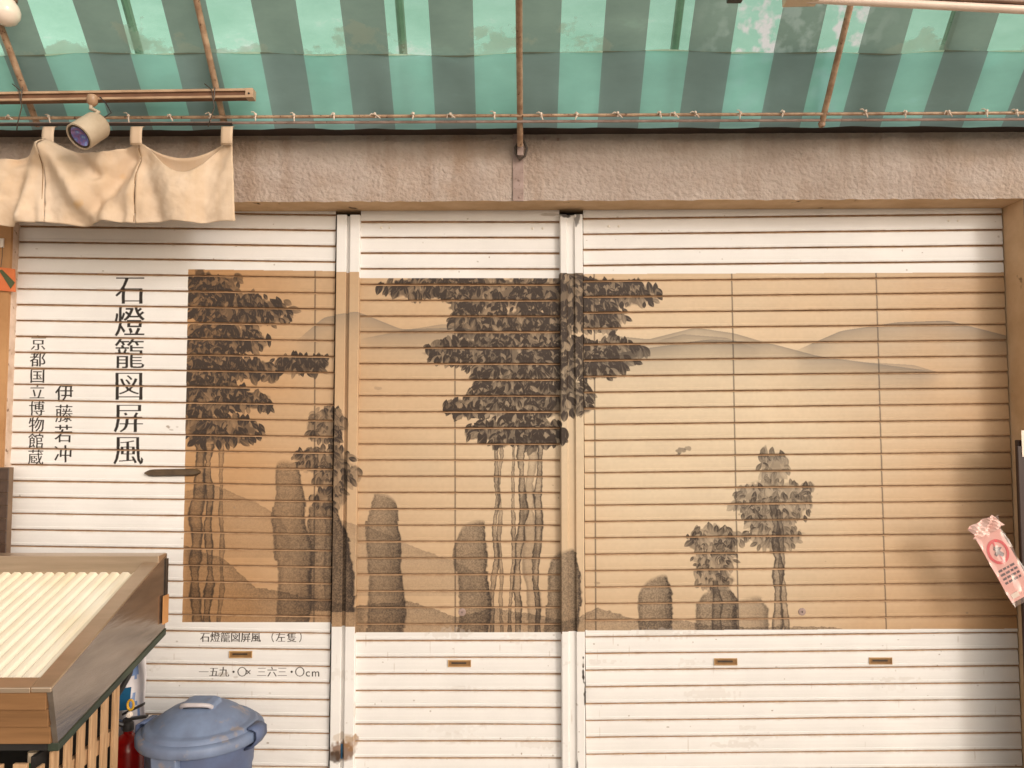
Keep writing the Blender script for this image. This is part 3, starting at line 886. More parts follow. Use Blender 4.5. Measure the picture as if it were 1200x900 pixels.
# ------------------------------------------------------------------ awning
BAND_Z = P(600, 62, -.60).z
def cloth_mat(name, col, col2, tr, mottle, glow_and_bands=False, thin=0.0):
    m = bpy.data.materials.new(name)
    m.use_nodes = True
    n = m.node_tree
    n.nodes.clear()
    o_ = n.nodes.new('ShaderNodeOutputMaterial')
    df = n.nodes.new('ShaderNodeBsdfDiffuse')
    tl = n.nodes.new('ShaderNodeBsdfTranslucent')
    gl = n.nodes.new('ShaderNodeBsdfGlossy'); gl.inputs['Roughness'].default_value = .35
    ms = n.nodes.new('ShaderNodeMixShader'); ms.inputs[0].default_value = tr
    m2 = n.nodes.new('ShaderNodeMixShader'); m2.inputs[0].default_value = .035
    tc = n.nodes.new('ShaderNodeTexCoord')
    mp = n.nodes.new('ShaderNodeMapping'); mp.inputs['Scale'].default_value = (1, 2.2, 2.2)
    no = n.nodes.new('ShaderNodeTexNoise'); no.inputs['Scale'].default_value = 2.6; no.inputs['Detail'].default_value = 8; no.inputs['Roughness'].default_value = .65
    n.links.new(tc.outputs['Object'], mp.inputs['Vector']); n.links.new(mp.outputs[0], no.inputs['Vector'])
    ra = n.nodes.new('ShaderNodeValToRGB')
    ra.color_ramp.elements[0].position = .38; ra.color_ramp.elements[1].position = .60
    ra.color_ramp.elements[0].color = (*col2, 1); ra.color_ramp.elements[1].color = (*col, 1)
    e_ = ra.color_ramp.elements.new(.70); e_.color = (*mottle, 1)  # uneven through-light put into the cloth colour as pale mottling
    n.links.new(no.outputs['Fac'], ra.inputs[0])
    last = ra.outputs[0]
    if glow_and_bands:
        # through-light painted as a pale mottled patch near the right-hand rod; ragged greyish bands
        def mth(op, a, b=None):
            q = n.nodes.new('ShaderNodeMath'); q.operation = op
            for k, x in enumerate((a, b)):
                if x is None: continue
                if isinstance(x, (int, float)): q.inputs[k].default_value = x
                else: n.links.new(x, q.inputs[k])
            return q.outputs[0]
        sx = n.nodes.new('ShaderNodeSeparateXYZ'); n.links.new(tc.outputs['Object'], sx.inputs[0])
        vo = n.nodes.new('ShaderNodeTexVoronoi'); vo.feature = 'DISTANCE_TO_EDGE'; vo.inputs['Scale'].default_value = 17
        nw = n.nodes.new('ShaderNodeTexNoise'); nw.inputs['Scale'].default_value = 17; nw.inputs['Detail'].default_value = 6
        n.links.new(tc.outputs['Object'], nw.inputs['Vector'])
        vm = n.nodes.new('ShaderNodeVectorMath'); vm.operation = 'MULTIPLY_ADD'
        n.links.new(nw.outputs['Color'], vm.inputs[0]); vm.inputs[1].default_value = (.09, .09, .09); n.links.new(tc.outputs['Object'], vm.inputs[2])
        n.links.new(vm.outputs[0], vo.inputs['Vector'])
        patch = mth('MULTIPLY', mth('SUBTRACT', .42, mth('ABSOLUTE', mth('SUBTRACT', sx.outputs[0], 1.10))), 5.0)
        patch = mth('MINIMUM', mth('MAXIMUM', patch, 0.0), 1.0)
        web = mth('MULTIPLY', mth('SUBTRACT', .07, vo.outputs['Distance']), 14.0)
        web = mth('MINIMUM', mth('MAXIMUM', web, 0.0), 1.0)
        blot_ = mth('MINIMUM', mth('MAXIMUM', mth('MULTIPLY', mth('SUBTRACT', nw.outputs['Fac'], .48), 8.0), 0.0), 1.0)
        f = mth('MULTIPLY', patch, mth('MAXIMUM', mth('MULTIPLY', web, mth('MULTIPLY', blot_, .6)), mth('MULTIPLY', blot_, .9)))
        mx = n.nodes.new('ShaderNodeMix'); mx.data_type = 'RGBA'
        n.links.new(f, mx.inputs[0]); n.links.new(last, mx.inputs[6]); mx.inputs[7].default_value = (min(1, mottle[0] * 1.25), min(1, mottle[1] * 1.1), min(1, mottle[2] * 1.2), 1)
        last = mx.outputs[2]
        m4 = n.nodes.new('ShaderNodeMapping'); m4.inputs['Scale'].default_value = (1.2, 1.6, 1.6)
        n.links.new(tc.outputs['Object'], m4.inputs['Vector'])
        nd = n.nodes.new('ShaderNodeTexNoise'); nd.inputs['Scale'].default_value = 3.0; nd.inputs['Detail'].default_value = 9; nd.inputs['Roughness'].default_value = .62
        n.links.new(m4.outputs[0], nd.inputs['Vector'])
        lim = mth('ADD', BAND_Z - .255, mth('MULTIPLY', nd.outputs['Fac'], .62))
        g = mth('MINIMUM', mth('MAXIMUM', mth('MULTIPLY', mth('SUBTRACT', lim, sx.outputs[2]), 45.0), 0.0), 1.0)
        g = mth('MULTIPLY', g, mth('SUBTRACT', 1.0, mth('MULTIPLY', patch, .9)))
        g = mth('MULTIPLY', g, mth('ADD', .35, mth('MULTIPLY', nw.outputs['Fac'], .6)))
        m5 = n.nodes.new('ShaderNodeMix'); m5.data_type = 'RGBA'
        n.links.new(mth('MULTIPLY', g, .62), m5.inputs[0]); n.links.new(last, m5.inputs[6]); m5.inputs[7].default_value = (.36, .42, .32, 1)
        last = m5.outputs[2]
    for s in (df, tl): n.links.new(last, s.inputs['Color'])
    n.links.new(df.outputs[0], ms.inputs[1]); n.links.new(tl.outputs[0], ms.inputs[2])
    n.links.new(ms.outputs[0], m2.inputs[1]); n.links.new(gl.outputs[0], m2.inputs[2])
    if thin:
        tp_ = n.nodes.new('ShaderNodeBsdfTransparent'); m8 = n.nodes.new('ShaderNodeMixShader')
        n.links.new(last, tp_.inputs['Color'])
        n.links.new(mth('MULTIPLY', mth('SUBTRACT', 1.0, mth('MULTIPLY', g, .75)), thin), m8.inputs[0])
        n.links.new(m2.outputs[0], m8.inputs[1]); n.links.new(tp_.outputs[0], m8.inputs[2])
        n.links.new(m8.outputs[0], o_.inputs[0])
    else:
        n.links.new(m2.outputs[0], o_.inputs[0])
    return m
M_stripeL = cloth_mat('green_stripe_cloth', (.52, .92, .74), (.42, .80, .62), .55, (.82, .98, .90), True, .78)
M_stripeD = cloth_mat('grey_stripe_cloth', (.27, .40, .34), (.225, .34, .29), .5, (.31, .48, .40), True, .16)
M_hemL = cloth_mat('green_hem_cloth', (.42, .80, .76), (.37, .72, .69), .45, (.48, .86, .86))
M_hemD = cloth_mat('grey_hem_cloth', (.31, .46, .46), (.275, .41, .41), .40, (.34, .52, .53))

aw = thing('striped_awning', 'green and grey striped cloth awning on rods above the beam', 'awning')
YR, ZR = -.30, P(600, 137, -.30).z
UP = Vector((0, -math.cos(R(48.8)), math.sin(R(48.8))))
NB = Vector((0, math.sin(R(48.8)), math.cos(R(48.8))))       # upper/back normal
xs0 = P(82, 133, YR).x
SW = P(600 + 47.6, 133, YR).x - P(600, 133, YR).x
k0, k1 = -6, 31
AX0, AX1 = xs0 + k0 * SW, xs0 + k1 * SW
def zslope(x): return -.004 * x * -1.0
def cloth_pt(x, s, off=0.0, wav=1.0):
    sag = -.020 * math.sin(math.pi * min(1, s / 1.5)) * (.6 + .4 * math.sin(x * 2.6 + 1))
    wv = .004 * math.sin(x * 19 + s * 7) * wav + .006 * math.sin(x * 5.1 - s * 3)
    wv += .010 * mnoise.noise((x * 5.0, s * 3.0, 2.0)) + .006 * mnoise.noise((x * 13.0, s * 4.0, 5.0)) * math.exp(-max(s, 0) * 2.2)
    p = Vector((x, YR, ZR + .004 * x)) + UP * s + NB * (off + sag + wv)
    return p
per = 6
nst = k1 - k0
def canopy(s0, s1, off, nv, mats, name, par, edge=None):
    mb = MB()
    def fn(u, v):
        x = AX0 + (AX1 - AX0) * u
        se = s1 + (edge(x) if edge else 0)
        return cloth_pt(x, s0 + (se - s0) * v, off)
    mb.grid(fn, nst * per, nv, mfn=lambda u, v: (int(u * nst) + k0) % 2)
    return mb.build(name, mats, par, smooth=True)
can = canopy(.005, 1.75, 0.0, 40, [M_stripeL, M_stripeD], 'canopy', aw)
# where the hem band ends: the seam seen at py 63
def s_at(px, py):
    lo, hi = 0.0, 1.7
    for _ in range(40):
        m = (lo + hi) / 2
        p = cloth_pt(P(px, py, YR).x * .98, m)
        # project height
        f = (p.y - CAMY) * cp + (p.z - CAMZ) * sp; uu = -(p.y - CAMY) * sp + (p.z - CAMZ) * cp
        if 450 - FPX * uu / f > py: lo = m
        else: hi = m
    return lo
seam = s_at(600, 62)
canopy(-.045, seam, -.010, 14, [M_hemL, M_hemD], 'hem_band', aw, edge=lambda x: .006 * math.sin(x * 3.3) + .003 * math.sin(x * 11 + 1))
def edge_y(x): return .006 * math.sin(x * 3.3) + .003 * math.sin(x * 11 + 1)
def canopy_edge(u, v):
    x = AX0 + (AX1 - AX0) * u
    return cloth_pt(x, seam + edge_y(x) + (v - .5) * (.004 + .003 * math.sin(x * 23)), -.0125)
mb = MB().grid(canopy_edge, nst * per, 1, mfn=lambda u, v: (int(u * nst) + k0) % 2)
mb.build('hem_edge', [mat('hem_edge_light', srgb(196, 226, 204), srgb(150, 190, 165), .3), mat('hem_edge_dark', srgb(112, 124, 108), srgb(92, 104, 92), .4)], aw)
# rails
def rail_pts(pyL, pyR, Y, x0=-300, x1=1500):
    return [P(x0, pyL, Y), P(x1, pyR, Y)]
MB().tube([P(-280, 140, YR - .05), P(1480, 131, YR - .05)], .0065, 10).build('front_rail', M_steel_rod, aw, smooth=True)
MB().tube([P(-280, 146.5, YR - .03), P(1480, 138.5, YR - .03)], .0060, 8).build('lower_rail', M_galv, aw, smooth=True)
a, b = P(-280, 152.5, YR + .05), P(1480, 143.5, YR + .05)
MB().hexa([(a.x, a.y, a.z), (b.x, b.y, b.z), (b.x, b.y + .12, b.z), (a.x, a.y + .12, a.z)],
          [(a.x, a.y, a.z + .035), (b.x, b.y, b.z + .035), (b.x, b.y + .12, b.z + .035), (a.x, a.y + .12, a.z + .035)]).build('rail_channel', M_black_rail, aw)
# rods that carry the cloth
def rod(px, py, s_top, r, off=-.035):
    p = P(px, py, YR - .02)
    q = p + UP * s_top
    return MB().tube([p, p + UP * .4, p + UP * .9, q], r, 10)
for px, py in ((43, 144), (262, 141), (963, 144.5)):
    o_ = rod(px, py, 1.7, .0125).build('support_rod', M_steel_rod, aw, smooth=True)
    p = P(px, py, YR - .02)
    MB().lathe([(0, .012), (.010, .010), (.015, 0), (.012, -.014), (0, -.018)], p, 12).build('rod_end', M_steel_rod, o_, smooth=True)
# middle rod with its hook on the strap plate
p0 = P(609.5, 170, -.215)
o_ = MB().tube([p0, P(609.3, 140, -.325), P(609.0, 100, -.46), P(608.5, 50, -.64), P(608, -20, -.86), P(607.5, -120, -1.18)], .0125, 12).build('support_rod', M_steel_rod, aw, smooth=True)
ht = [P(609.5, 162, -.20), P(614, 166, -.19), P(617.5, 174, -.185), P(615, 183, -.185), P(609, 187, -.185), P(604.5, 180, -.185), P(604, 173, -.185), P(608, 166, -.195)]
MB().tube(ht, .0055, 8).build('hook', M_dark, o_, smooth=True)
MB().hexa([P(606, 182, -.195), P(613, 182, -.195), P(613, 182, -.18), P(606, 182, -.18)], [P(606.5, 168, -.2), P(613.5, 168, -.2), P(613.5, 168, -.185), P(606.5, 168, -.185)]).build('hook_tongue', M_galv, o_, bevel=.002)
# rafters lying on the cloth, seen as soft bars through it
for px in (182, 478, 782, 1086):
    x = P(px, 133, YR).x
    mb = MB().tube([cloth_pt(x, .02, .022), cloth_pt(x, .5, .030), cloth_pt(x, 1.0, .030), cloth_pt(x, 1.7, .022)], .017, 8)
    mb.build('rafter', M_galv, aw, smooth=True)
# cord ties
def tie_mesh(seed):
    r = random.Random(seed)
    mb = MB()
    ring = [(.010 * math.cos(t), .012 * math.sin(t) , .012 * math.sin(t)) for t in [i * 2 * math.pi / 9 for i in range(10)]]
    mb.tube([(r.uniform(-.003, .003), p[1], p[2]) for p in ring], .0032, 6)
    a = r.uniform(-.6, .6)
    mb.tube([(0, -.014, .004), (a * .012, -.018, -.010), (a * .03, -.016, -.026)], [.004, .0034, .0026], 6)
    mb.tube([(0, -.014, .004), (-a * .018 - .006, -.018, .012), (-a * .03 - .012, -.016, .018 * r.uniform(-.4, 1.3))], [.004, .003, .0024], 6)
    for q in range(len(mb.v)): mb.v[q] = tuple(c * .8 for c in mb.v[q])
    mb.lathe([(0, .006), (.005, .004), (.006, 0), (.004, -.005), (0, -.006)], (0, -.016, .003), 8)
    return mb.mesh('cord_tie', M_cord, True)
TIES = [tie_mesh(k) for k in range(6)]
for i, px in enumerate((14, 60, 106, 152, 200, 247, 300, 346, 392, 440, 485, 530, 580, 634, 677, 723, 772, 790, 813, 865, 915, 1012, 1058, 1109, 1155, 1190)):
    p = P(px, 138.7 - px * .0051, YR - .05)
    link('cord_tie', TIES[i % 6], aw, p, (random.uniform(-.2, .2), random.uniform(-.5, .5), random.uniform(-.4, .4)))

# ------------------------------------------------------------------ cotton half-curtain
YN = -.335
cu = thing('half_curtain', 'cream cotton half curtain hanging by loops at upper left', 'curtain')
def seg_d(px, py, x0, y0, x1, y1):
    dx, dy = x1 - x0, y1 - y0
    t = max(0, min(1, ((px - x0) * dx + (py - y0) * dy) / (dx * dx + dy * dy)))
    return math.hypot(px - x0 - t * dx, py - y0 - t * dy), t
FOLDS = [(64, 178, 108, 252, .034, 11), (152, 184, 98, 262, -.045, 13), (80, 172, 112, 205, -.022, 8), (48, 176, 28, 255, .034, 11), (40, 200, 10, 262, -.028, 13),
         (168, 180, 188, 250, -.016, 12), (160, 176, 152, 262, .010, 6), (58, 178, 52, 262, .012, 7), (255, 178, 240, 255, -.018, 14), (-46, 176, -25, 258, .03, 12),
         (118, 215, 128, 262, .02, 9), (205, 212, 215, 262, .012, 18), (20, 190, 45, 178, -.02, 7)]
TABS = [-48, 57, 160, 266]
def fold(px, py):
    d = 0
    for x0, y0, x1, y1, am, wd in FOLDS:
        r, t = seg_d(px, py, x0, y0, x1, y1)
        d -= 1.55 * am * math.exp(-(r / wd) ** 2)
    return d
def cpanel(xa, xb, top, seed):
    mb = MB()
    def fn(u, v):
        px = xa + (xb - xa) * u
        ty = top(u)
        by = 262.5 - px * .010 + .8 * math.sin(px * .09)
        py = ty + (by - ty) * v
        bx = px - (1.5 * v if px > 100 else 3 * v) + (6 * v if xb > 260 and u > .93 else 0) * (u - .93) / .07
        belly = -.035 * math.sin(math.pi * u) * math.sin(math.pi * min(1, v * .9 + .05))
        q = P(bx, py, YN)
        wr = -.010 * abs(mnoise.noise((px * .028 + py * .012, py * .022 - px * .01, seed + 3))) + .006 * mnoise.noise((px * .045, py * .05, seed)) + .005 * mnoise.noise((px * .12 + py * .05, py * .09, seed + 5)) + .002 * mnoise.noise((px * .35, py * .3, seed + 9))
        return (q.x, YN + fold(px, py) + belly * .6 + wr, q.z)
    mb.grid(fn, 60, 44)
    return mb.build('cloth_panel', M_cotton, cu, smooth=True, solid=.0018)
cpanel(-48, 57, lambda u: 165 + 22 * math.sin(math.pi * u) ** .8 if 0 < u < 1 else 165, 1)
cpanel(57.5, 160, lambda u: 165 + 14 * math.sin(math.pi * min(1, max(0, u))) ** .9, 2)
cpanel(160.5, 271.5, lambda u: 165 + (38 * math.sin(math.pi * min(1, u * 1.04)) ** 1.5 if u < .96 else 0), 3)
# turned-back upper hem of the right-hand panel
mb = MB()
def fl(u, v):
    px = 163 + (258 - 163) * u
    ty = 165 + 17 * math.sin(math.pi * u) ** .85
    py = ty + v * (6 + 34 * math.sin(math.pi * u))
    q = P(px, py, YN)
    return (q.x, YN + .035 + .03 * math.sin(math.pi * v) * math.sin(math.pi * u), q.z)
mb.grid(fl, 36, 10)
mb.build('turned_hem', M_cotton, cu, smooth=True, solid=.0018)
for x in TABS:
    a, b = P(x - 6.5, 146, YN - .006), P(x + 6.5, 170, YN - .006)
    nn = 8
    mb = MB()
    def tf(u, v, a=a, b=b):
        yo = -.012 * math.sin(math.pi * v * .9) - .004
        return (a.x + (b.x - a.x) * u + .0025 * math.sin(v * 3), YN + yo + (.02 if v < .05 else 0) + fold(600, 0), a.z + (b.z - a.z) * v)
    mb.grid(tf, 4, nn)
    o_ = mb.build('hanging_loop', M_cotton, cu, smooth=True, solid=.003)
    q0, q1 = P(x - 6, 168.5, YN - .008), P(x + 6, 168.2, YN - .008)
    MB().tube([(q0.x, YN - .0105, q0.z), (q1.x, YN - .0105, q1.z)], .0011, 5).build('stitch_line', M_stitch, o_)
for xa, xb in ((56.5, 50.5), (160, 157.5)):
    pts = []
    for k in range(13):
        t = k / 12
        px = xa + (xb - xa) * t * .9; py = 172 + 88 * t
        q = P(px, py, YN)
        pts.append((q.x, YN + fold(xa, py) - .0035, q.z))
    MB().tube(pts, .0014, 5).build('panel_seam', M_stitch, cu)
MB().tube([P(-280, 147, YN), P(272, 145.5, YN)], .006, 8).build('curtain_rod', M_black_rail, cu, smooth=True)

# ------------------------------------------------------------------ lighting track, spotlight, bulb, tube
YT = -.44
tr = thing('lighting_track', 'bronze lighting track tied below the awning at upper left', 'lighting track')
a, b = P(-260, 117.5, YT), P(296, 109.5, YT)
d = (b - a).normalized(); L = (b - a).length
def bar(h0, h1, y0, y1, t0=0, t1=1):
    p, q = a + d * L * t0, a + d * L * t1
    return ([(p.x, YT + y0, p.z + h0), (q.x, YT + y0, q.z + h0), (q.x, YT + y1, q.z + h0), (p.x, YT + y1, p.z + h0)],
            [(p.x, YT + y0, p.z + h1), (q.x, YT + y0, q.z + h1), (q.x, YT + y1, q.z + h1), (p.x, YT + y1, p.z + h1)])
MB().hexa(*bar(-.017, .017, 0, .03)).build('track_body', M_track_slot, tr)
MB().hexa(*bar(.0085, .0185, -.008, .0)).build('upper_lip', M_track, tr, bevel=.001)
MB().hexa(*bar(-.0185, -.0095, -.008, .0)).build('lower_lip', M_track, tr, bevel=.001)
MB().hexa(*bar(-.019, .019, -.0095, .031, .986, 1.002)).build('end_cap', M_track, tr, bevel=.001)
q = P(291.5, 109.3, YT - .011)
MB().lathe([(0, .001), (.004, .001), (.004, -.002)], q, 10, axis=(0, -1, 0)).build('cap_hole', M_void, tr)
for px, drop in ((24, 30), (249, 24)):
    p = P(px, 112, YT)
    pts = [(p.x - .03, YT - .006, p.z + .045), (p.x, YT - .012, p.z + .02), (p.x + .008, YT - .013, p.z - .02), (p.x + .012, YT - .008, p.z - .05), (p.x - .008, YT, p.z - .05 - drop * .0022), (p.x - .022, YT + .02, p.z - .06 - drop * .0024)]
    MB().tube(pts, .0022, 6).tube([(p.x + .014, YT - .0125, p.z + .028), (p.x + .012, YT - .0135, p.z - .024)], .0022, 6).build('wire_tie', M_dark, tr, smooth=True)

spot = thing('spotlight', 'small round spotlight hanging from the lighting track', 'spotlight')
YS = YT - .01
ax = Vector((-.30, -.66, -.69)).normalized()
cfront = P(93, 160, YS - .07)
cback = cfront - ax * .125
st = P(108, 117, YS)
MB().lathe([(0, -.125), (.030, -.125), (.046, -.118), (.053, -.105), (.054, 0), (.054, .003), (.048, .004), (.0465, -.004)], cfront, 32, axis=ax).build('housing', M_spot, spot, smooth=True)
M_lens = bpy.data.materials.new('dichroic_lens'); M_lens.use_nodes = True
n_ = M_lens.node_tree; b_ = n_.nodes['Principled BSDF']
b_.inputs['Roughness'].default_value = .18; b_.inputs['Metallic'].default_value = .35
t_ = n_.nodes.new('ShaderNodeTexCoord'); v_ = n_.nodes.new('ShaderNodeTexVoronoi'); v_.inputs['Scale'].default_value = 60
r_ = n_.nodes.new('ShaderNodeValToRGB')
r_.color_ramp.elements[0].color = (*srgb(178, 206, 236), 1); r_.color_ramp.elements[1].color = (*srgb(120, 92, 120), 1)
r_.color_ramp.elements.new(.45).color = (*srgb(110, 120, 190), 1); r_.color_ramp.elements.new(.75).color = (*srgb(150, 118, 170), 1)
n_.links.new(t_.outputs['Object'], v_.inputs['Vector']); n_.links.new(v_.outputs['Distance'], r_.inputs[0]); n_.links.new(r_.outputs[0], b_.inputs['Base Color'])
MB().lathe([(.0, -.022), (.014, -.020), (.030, -.012), (.040, -.004)], cfront, 28, axis=ax).build('lens', M_lens, spot, smooth=True)
MB().lathe([(.0465, -.004), (.045, .002), (.040, .002), (.040, -.005)], cfront, 28, axis=ax).build('lens_ring', M_dark, spot, smooth=True)
mid = cback + ax * .03 + Vector((0, 0, .045))
MB().tube([st, st + Vector((-.004, .0, -.035)), mid + Vector((0.008, 0, .012)), cback + ax * .045 + Vector((0, .0, .035))], [.010, .008, .008, .010], 10).build('stem', M_spot, spot, smooth=True)
MB().lathe([(0, .02), (.018, .018), (.021, .006), (.020, -.012), (.010, -.024), (0, -.026)], st + Vector((0, .002, .0)), 16).build('track_adaptor', M_track, spot, smooth=True)

MB().tube([cback + ax * .01 + Vector((.01, 0, .02)), cback + Vector((.035, .01, .045)), st + Vector((.05, .01, -.01)), st + Vector((.03, .0, .012))], .0028, 6).build('cable', M_black, spot, smooth=True)

bl = thing('globe_bulb', 'white globe bulb cut off by the upper left corner', 'light bulb')
c = P(7, 14, -.62)
MB().lathe([(0, -.052), (.018, -.049), (.036, -.038), (.048, -.018), (.050, .002), (.044, .022), (.034, .036), (.030, .046)], c, 28).build('glass_globe', M_bulb, bl, smooth=True)
MB().lathe([(.031, .042), (.036, .044), (.038, .056), (.036, .10), (.026, .115), (0, .118)], c, 24).build('socket', M_fixture, bl, smooth=True)
MB().tube([c + Vector((0, 0, .11)), c + Vector((.0, .02, .2)), c + Vector((0, .03, .36))], .004, 6).build('cord', M_black, bl)

fl_ = thing('tube_light', 'long unlit tube light under the awning at upper right', 'tube light')
YF = -.85
a, b = P(945, -1.5, YF), P(1330, 18, YF)
MB().tube([a, b], .0145, 16).build('glass_tube', M_tube, fl_, smooth=True)
hx = Vector((0, .006, .0175))
MB().hexa([a + Vector((-.07, -.02, .016)), b + Vector((0, -.02, .016)), b + Vector((0, .04, .016)), a + Vector((-.07, .04, .016))],
          [a + Vector((-.07, -.02, .060)), b + Vector((0, -.02, .060)), b + Vector((0, .04, .060)), a + Vector((-.07, .04, .060))]).build('housing', M_fixture, fl_, bevel=.004)
MB().hexa([a + Vector((-.075, -.022, -.016)), a + Vector((.04, -.022, -.013)), a + Vector((.04, .030, -.013)), a + Vector((-.075, .030, -.016))],
          [a + Vector((-.075, -.022, .0155)), a + Vector((.04, -.022, .0155)), a + Vector((.04, .030, .0155)), a + Vector((-.075, .030, .0155))]).build('lamp_holder', M_cap, fl_, bevel=.004)
a2 = P(864, -1, YF)
MB().box((a2.x - .03, YF - .02, a2.z), (a2.x + .022, YF + .03, a2.z + .05)).build('mount_clip', M_dark, fl_, bevel=.003)
MB().hexa([a2 + Vector((0, -.005, .03)), a + Vector((-.07, -.005, .03)), a + Vector((-.07, .02, .03)), a2 + Vector((0, .02, .03))],
          [a2 + Vector((0, -.005, .05)), a + Vector((-.07, -.005, .05)), a + Vector((-.07, .02, .05)), a2 + Vector((0, .02, .05))]).build('mount_bar', M_dark, fl_)

# ------------------------------------------------------------------ display counter, lower left
dc = thing('display_counter', 'sloping steel display counter with corrugated top at lower left', 'display counter')
XR, XLft = -1.384, -3.0
B0, B1 = (-.30, 1.110), (-.30, .815)           # (y, z) back top / bottom
F1, F0 = (-1.036, .648), (-1.078, .826)        # front bottom / top
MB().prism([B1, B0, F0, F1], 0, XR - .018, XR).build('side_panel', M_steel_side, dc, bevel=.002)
MB().box((XLft, -.30, .80), (XR - .0185, -.28, 1.105)).build('back_panel', M_steel, dc)
sl = (B0[1] - F0[1]) / (B0[0] - F0[0])
def topz(y): return F0[1] + (y - F0[0]) * sl
# back ledge, side rail, front lip (raised frame)
yk = -.375
MB().prism([(-.302, 1.112), (yk, topz(yk) + .028), (yk, topz(yk) - .062), (-.302, topz(-.302) - .062)], 0, XLft, XR - .0005).build('back_ledge', M_steel, dc, bevel=.003)
MB().prism([(yk - .001, topz(yk) + .004), (F0[0] - .004, F0[1] + .004), (F0[0] - .004, F0[1] - .0115), (yk - .001, topz(yk) - .05)], 0, XR - .062, XR - .0005).build('side_rail', M_steel, dc, bevel=.003)
MB().prism([(F0[0] + .045, topz(F0[0] + .045) + .0035), (F0[0] - .006, F0[1] + .0035), (F0[0] - .006, F0[1] - .012), (F0[0] + .045, topz(F0[0] + .045) - .012)], 0, XLft, XR - .0625).build('front_lip', M_steel, dc, bevel=.002)
# corrugated sheet
mb = MB()
yA, yB = F0[0] + .046, yk - .002
xA, xB = XLft, XR - .064
def cor(u, v):
    x = xA + (xB - xA) * u; y = yA + (yB - yA) * v
    return (x, y, topz(y) - .020 - .018 * v + .0045 - .0095 * (.5 + .5 * math.cos((x - xB) * 2 * math.pi / .0425)) ** 4)
mb.grid(cor, 420, 2)
mb.build('corrugated_panel', M_poly, dc, smooth=True)
# stepped front fascia boards
hz = (F0[1] - F1[1]) / 3
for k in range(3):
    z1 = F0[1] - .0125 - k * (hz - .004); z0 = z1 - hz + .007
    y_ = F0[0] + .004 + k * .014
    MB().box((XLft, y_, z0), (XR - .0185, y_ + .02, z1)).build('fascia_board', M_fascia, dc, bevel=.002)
MB().prism([(B1[0], B1[1] + .0), (F1[0] - .002, F1[1] + .002), (F1[0] - .002, F1[1] - .022), (B1[0], B1[1] - .026)], 0, XR - .03, XR + .004).build('bottom_trim', M_green_trim, dc, bevel=.002)
MB().prism([(B1[0], B1[1] - .001), (F1[0], F1[1] + .001), (F1[0], F1[1] - .02), (B1[0], B1[1] - .02)], 0, XLft, XR - .031).build('under_tray', M_void, dc)
MB().box((XR + .001, -.315, .845), (XR + .006, -.298, 1.09)).build('corner_strip', M_dark, dc, bevel=.001)
c = P(191, 713, -.31)
MB().box((XR + .0065, -.345, c.z - .055), (XR + .011, -.300, c.z + .055)).build('price_tag', mat('tan_tag', srgb(200, 146, 92), srgb(176, 124, 74), .7), dc)
for x, y in ((XR - .55, -.36), (XR - .35, -.93), (-2.9, -.36), (-2.9, -.93)):
    MB().box((x - .02, y - .02, 0), (x + .02, y + .02, .64 if y < -.5 else .78)).build('leg', M_dark, dc, bevel=.002)

# crate under the counter
cr = thing('slatted_crate', 'pale wooden slatted crate stored under the display counter', 'crate')
def under(y): return F1[1] + (y - F1[0]) * (B1[1] - F1[1]) / (B1[0] - F1[0]) - .04
xs_ = XR - .045
for k in range(7):
    y = -.585 - k * .076
    z1 = under(y) - .012 - random.uniform(0, .012)
    MB().box((xs_ - .010, y - .020, .03), (xs_, y + .020, z1)).build('slat', M_wood, cr, bevel=.002)
for k in range(7):
    x = xs_ - .06 - k * .075
    MB().box((x - .021, -1.052, .03), (x + .021, -1.038, under(-1.04) - .010 - random.uniform(0, .015))).build('slat', M_wood, cr, bevel=.002)
MB().box((xs_ - .050, -1.012, .02), (xs_ - .036, -.57, .60)).build('shade_sheet', M_void, cr)  # dark sheets added in place of the shade inside the crate
MB().box((xs_ - .70, -.565, .02), (xs_ - .036, -.55, .66)).build('shade_sheet', M_void, cr)
for z in (.10, .47):
    MB().box((xs_ - .034, -1.032, z), (xs_ - .0145, -.57, z + .05)).build('rail', M_wood, cr, bevel=.002)
    MB().box((xs_ - .60, -1.0375, z), (xs_ - .035, -1.018, z + .05)).build('rail', M_wood, cr, bevel=.002)
g_ = thing('green_bottle', 'green bottle standing inside the slatted crate', 'bottle')
c = P(41, 900, -.95)
MB().lathe([(0, .0), (.036, .0), (.038, .01), (.038, .40), (.03, .45), (.014, .50), (.014, .56), (0, .56)], (c.x, -.96, .03), 20).build('glass', mat('green_glass', srgb(60, 130, 84), srgb(40, 100, 64), .2), g_, smooth=True)
MB().lathe([(.0145, .535), (.016, .536), (.016, .566), (0, .567)], (c.x, -.96, .03), 14).build('cap', M_cap, g_, smooth=True)

# ------------------------------------------------------------------ lidded bin
bn = thing('lidded_bin', 'blue grey plastic bin with a domed lid before the left shutter', 'bin')
bc = Vector((-1.203, -.375, 0)); RZ = .462
bn.location = bc
bn.scale = (.965, .965, .985)
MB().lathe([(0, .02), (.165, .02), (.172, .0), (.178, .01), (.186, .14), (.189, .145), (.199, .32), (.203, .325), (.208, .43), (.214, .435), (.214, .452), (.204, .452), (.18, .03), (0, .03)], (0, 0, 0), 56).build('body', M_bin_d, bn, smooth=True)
lid = MB().lathe([(.218, RZ - .036), (.238, RZ - .034), (.242, RZ - .028), (.242, RZ - .004), (.236, RZ + .004), (.220, RZ + .008), (.214, RZ + .020), (.205, RZ + .026), (.190, RZ + .026), (.184, RZ + .031), (.150, RZ + .058), (.120, RZ + .076), (.085, RZ + .088), (.05, RZ + .093), (.0, RZ + .094)], (0, 0, 0), 64).build('lid', M_bin, bn, smooth=True)
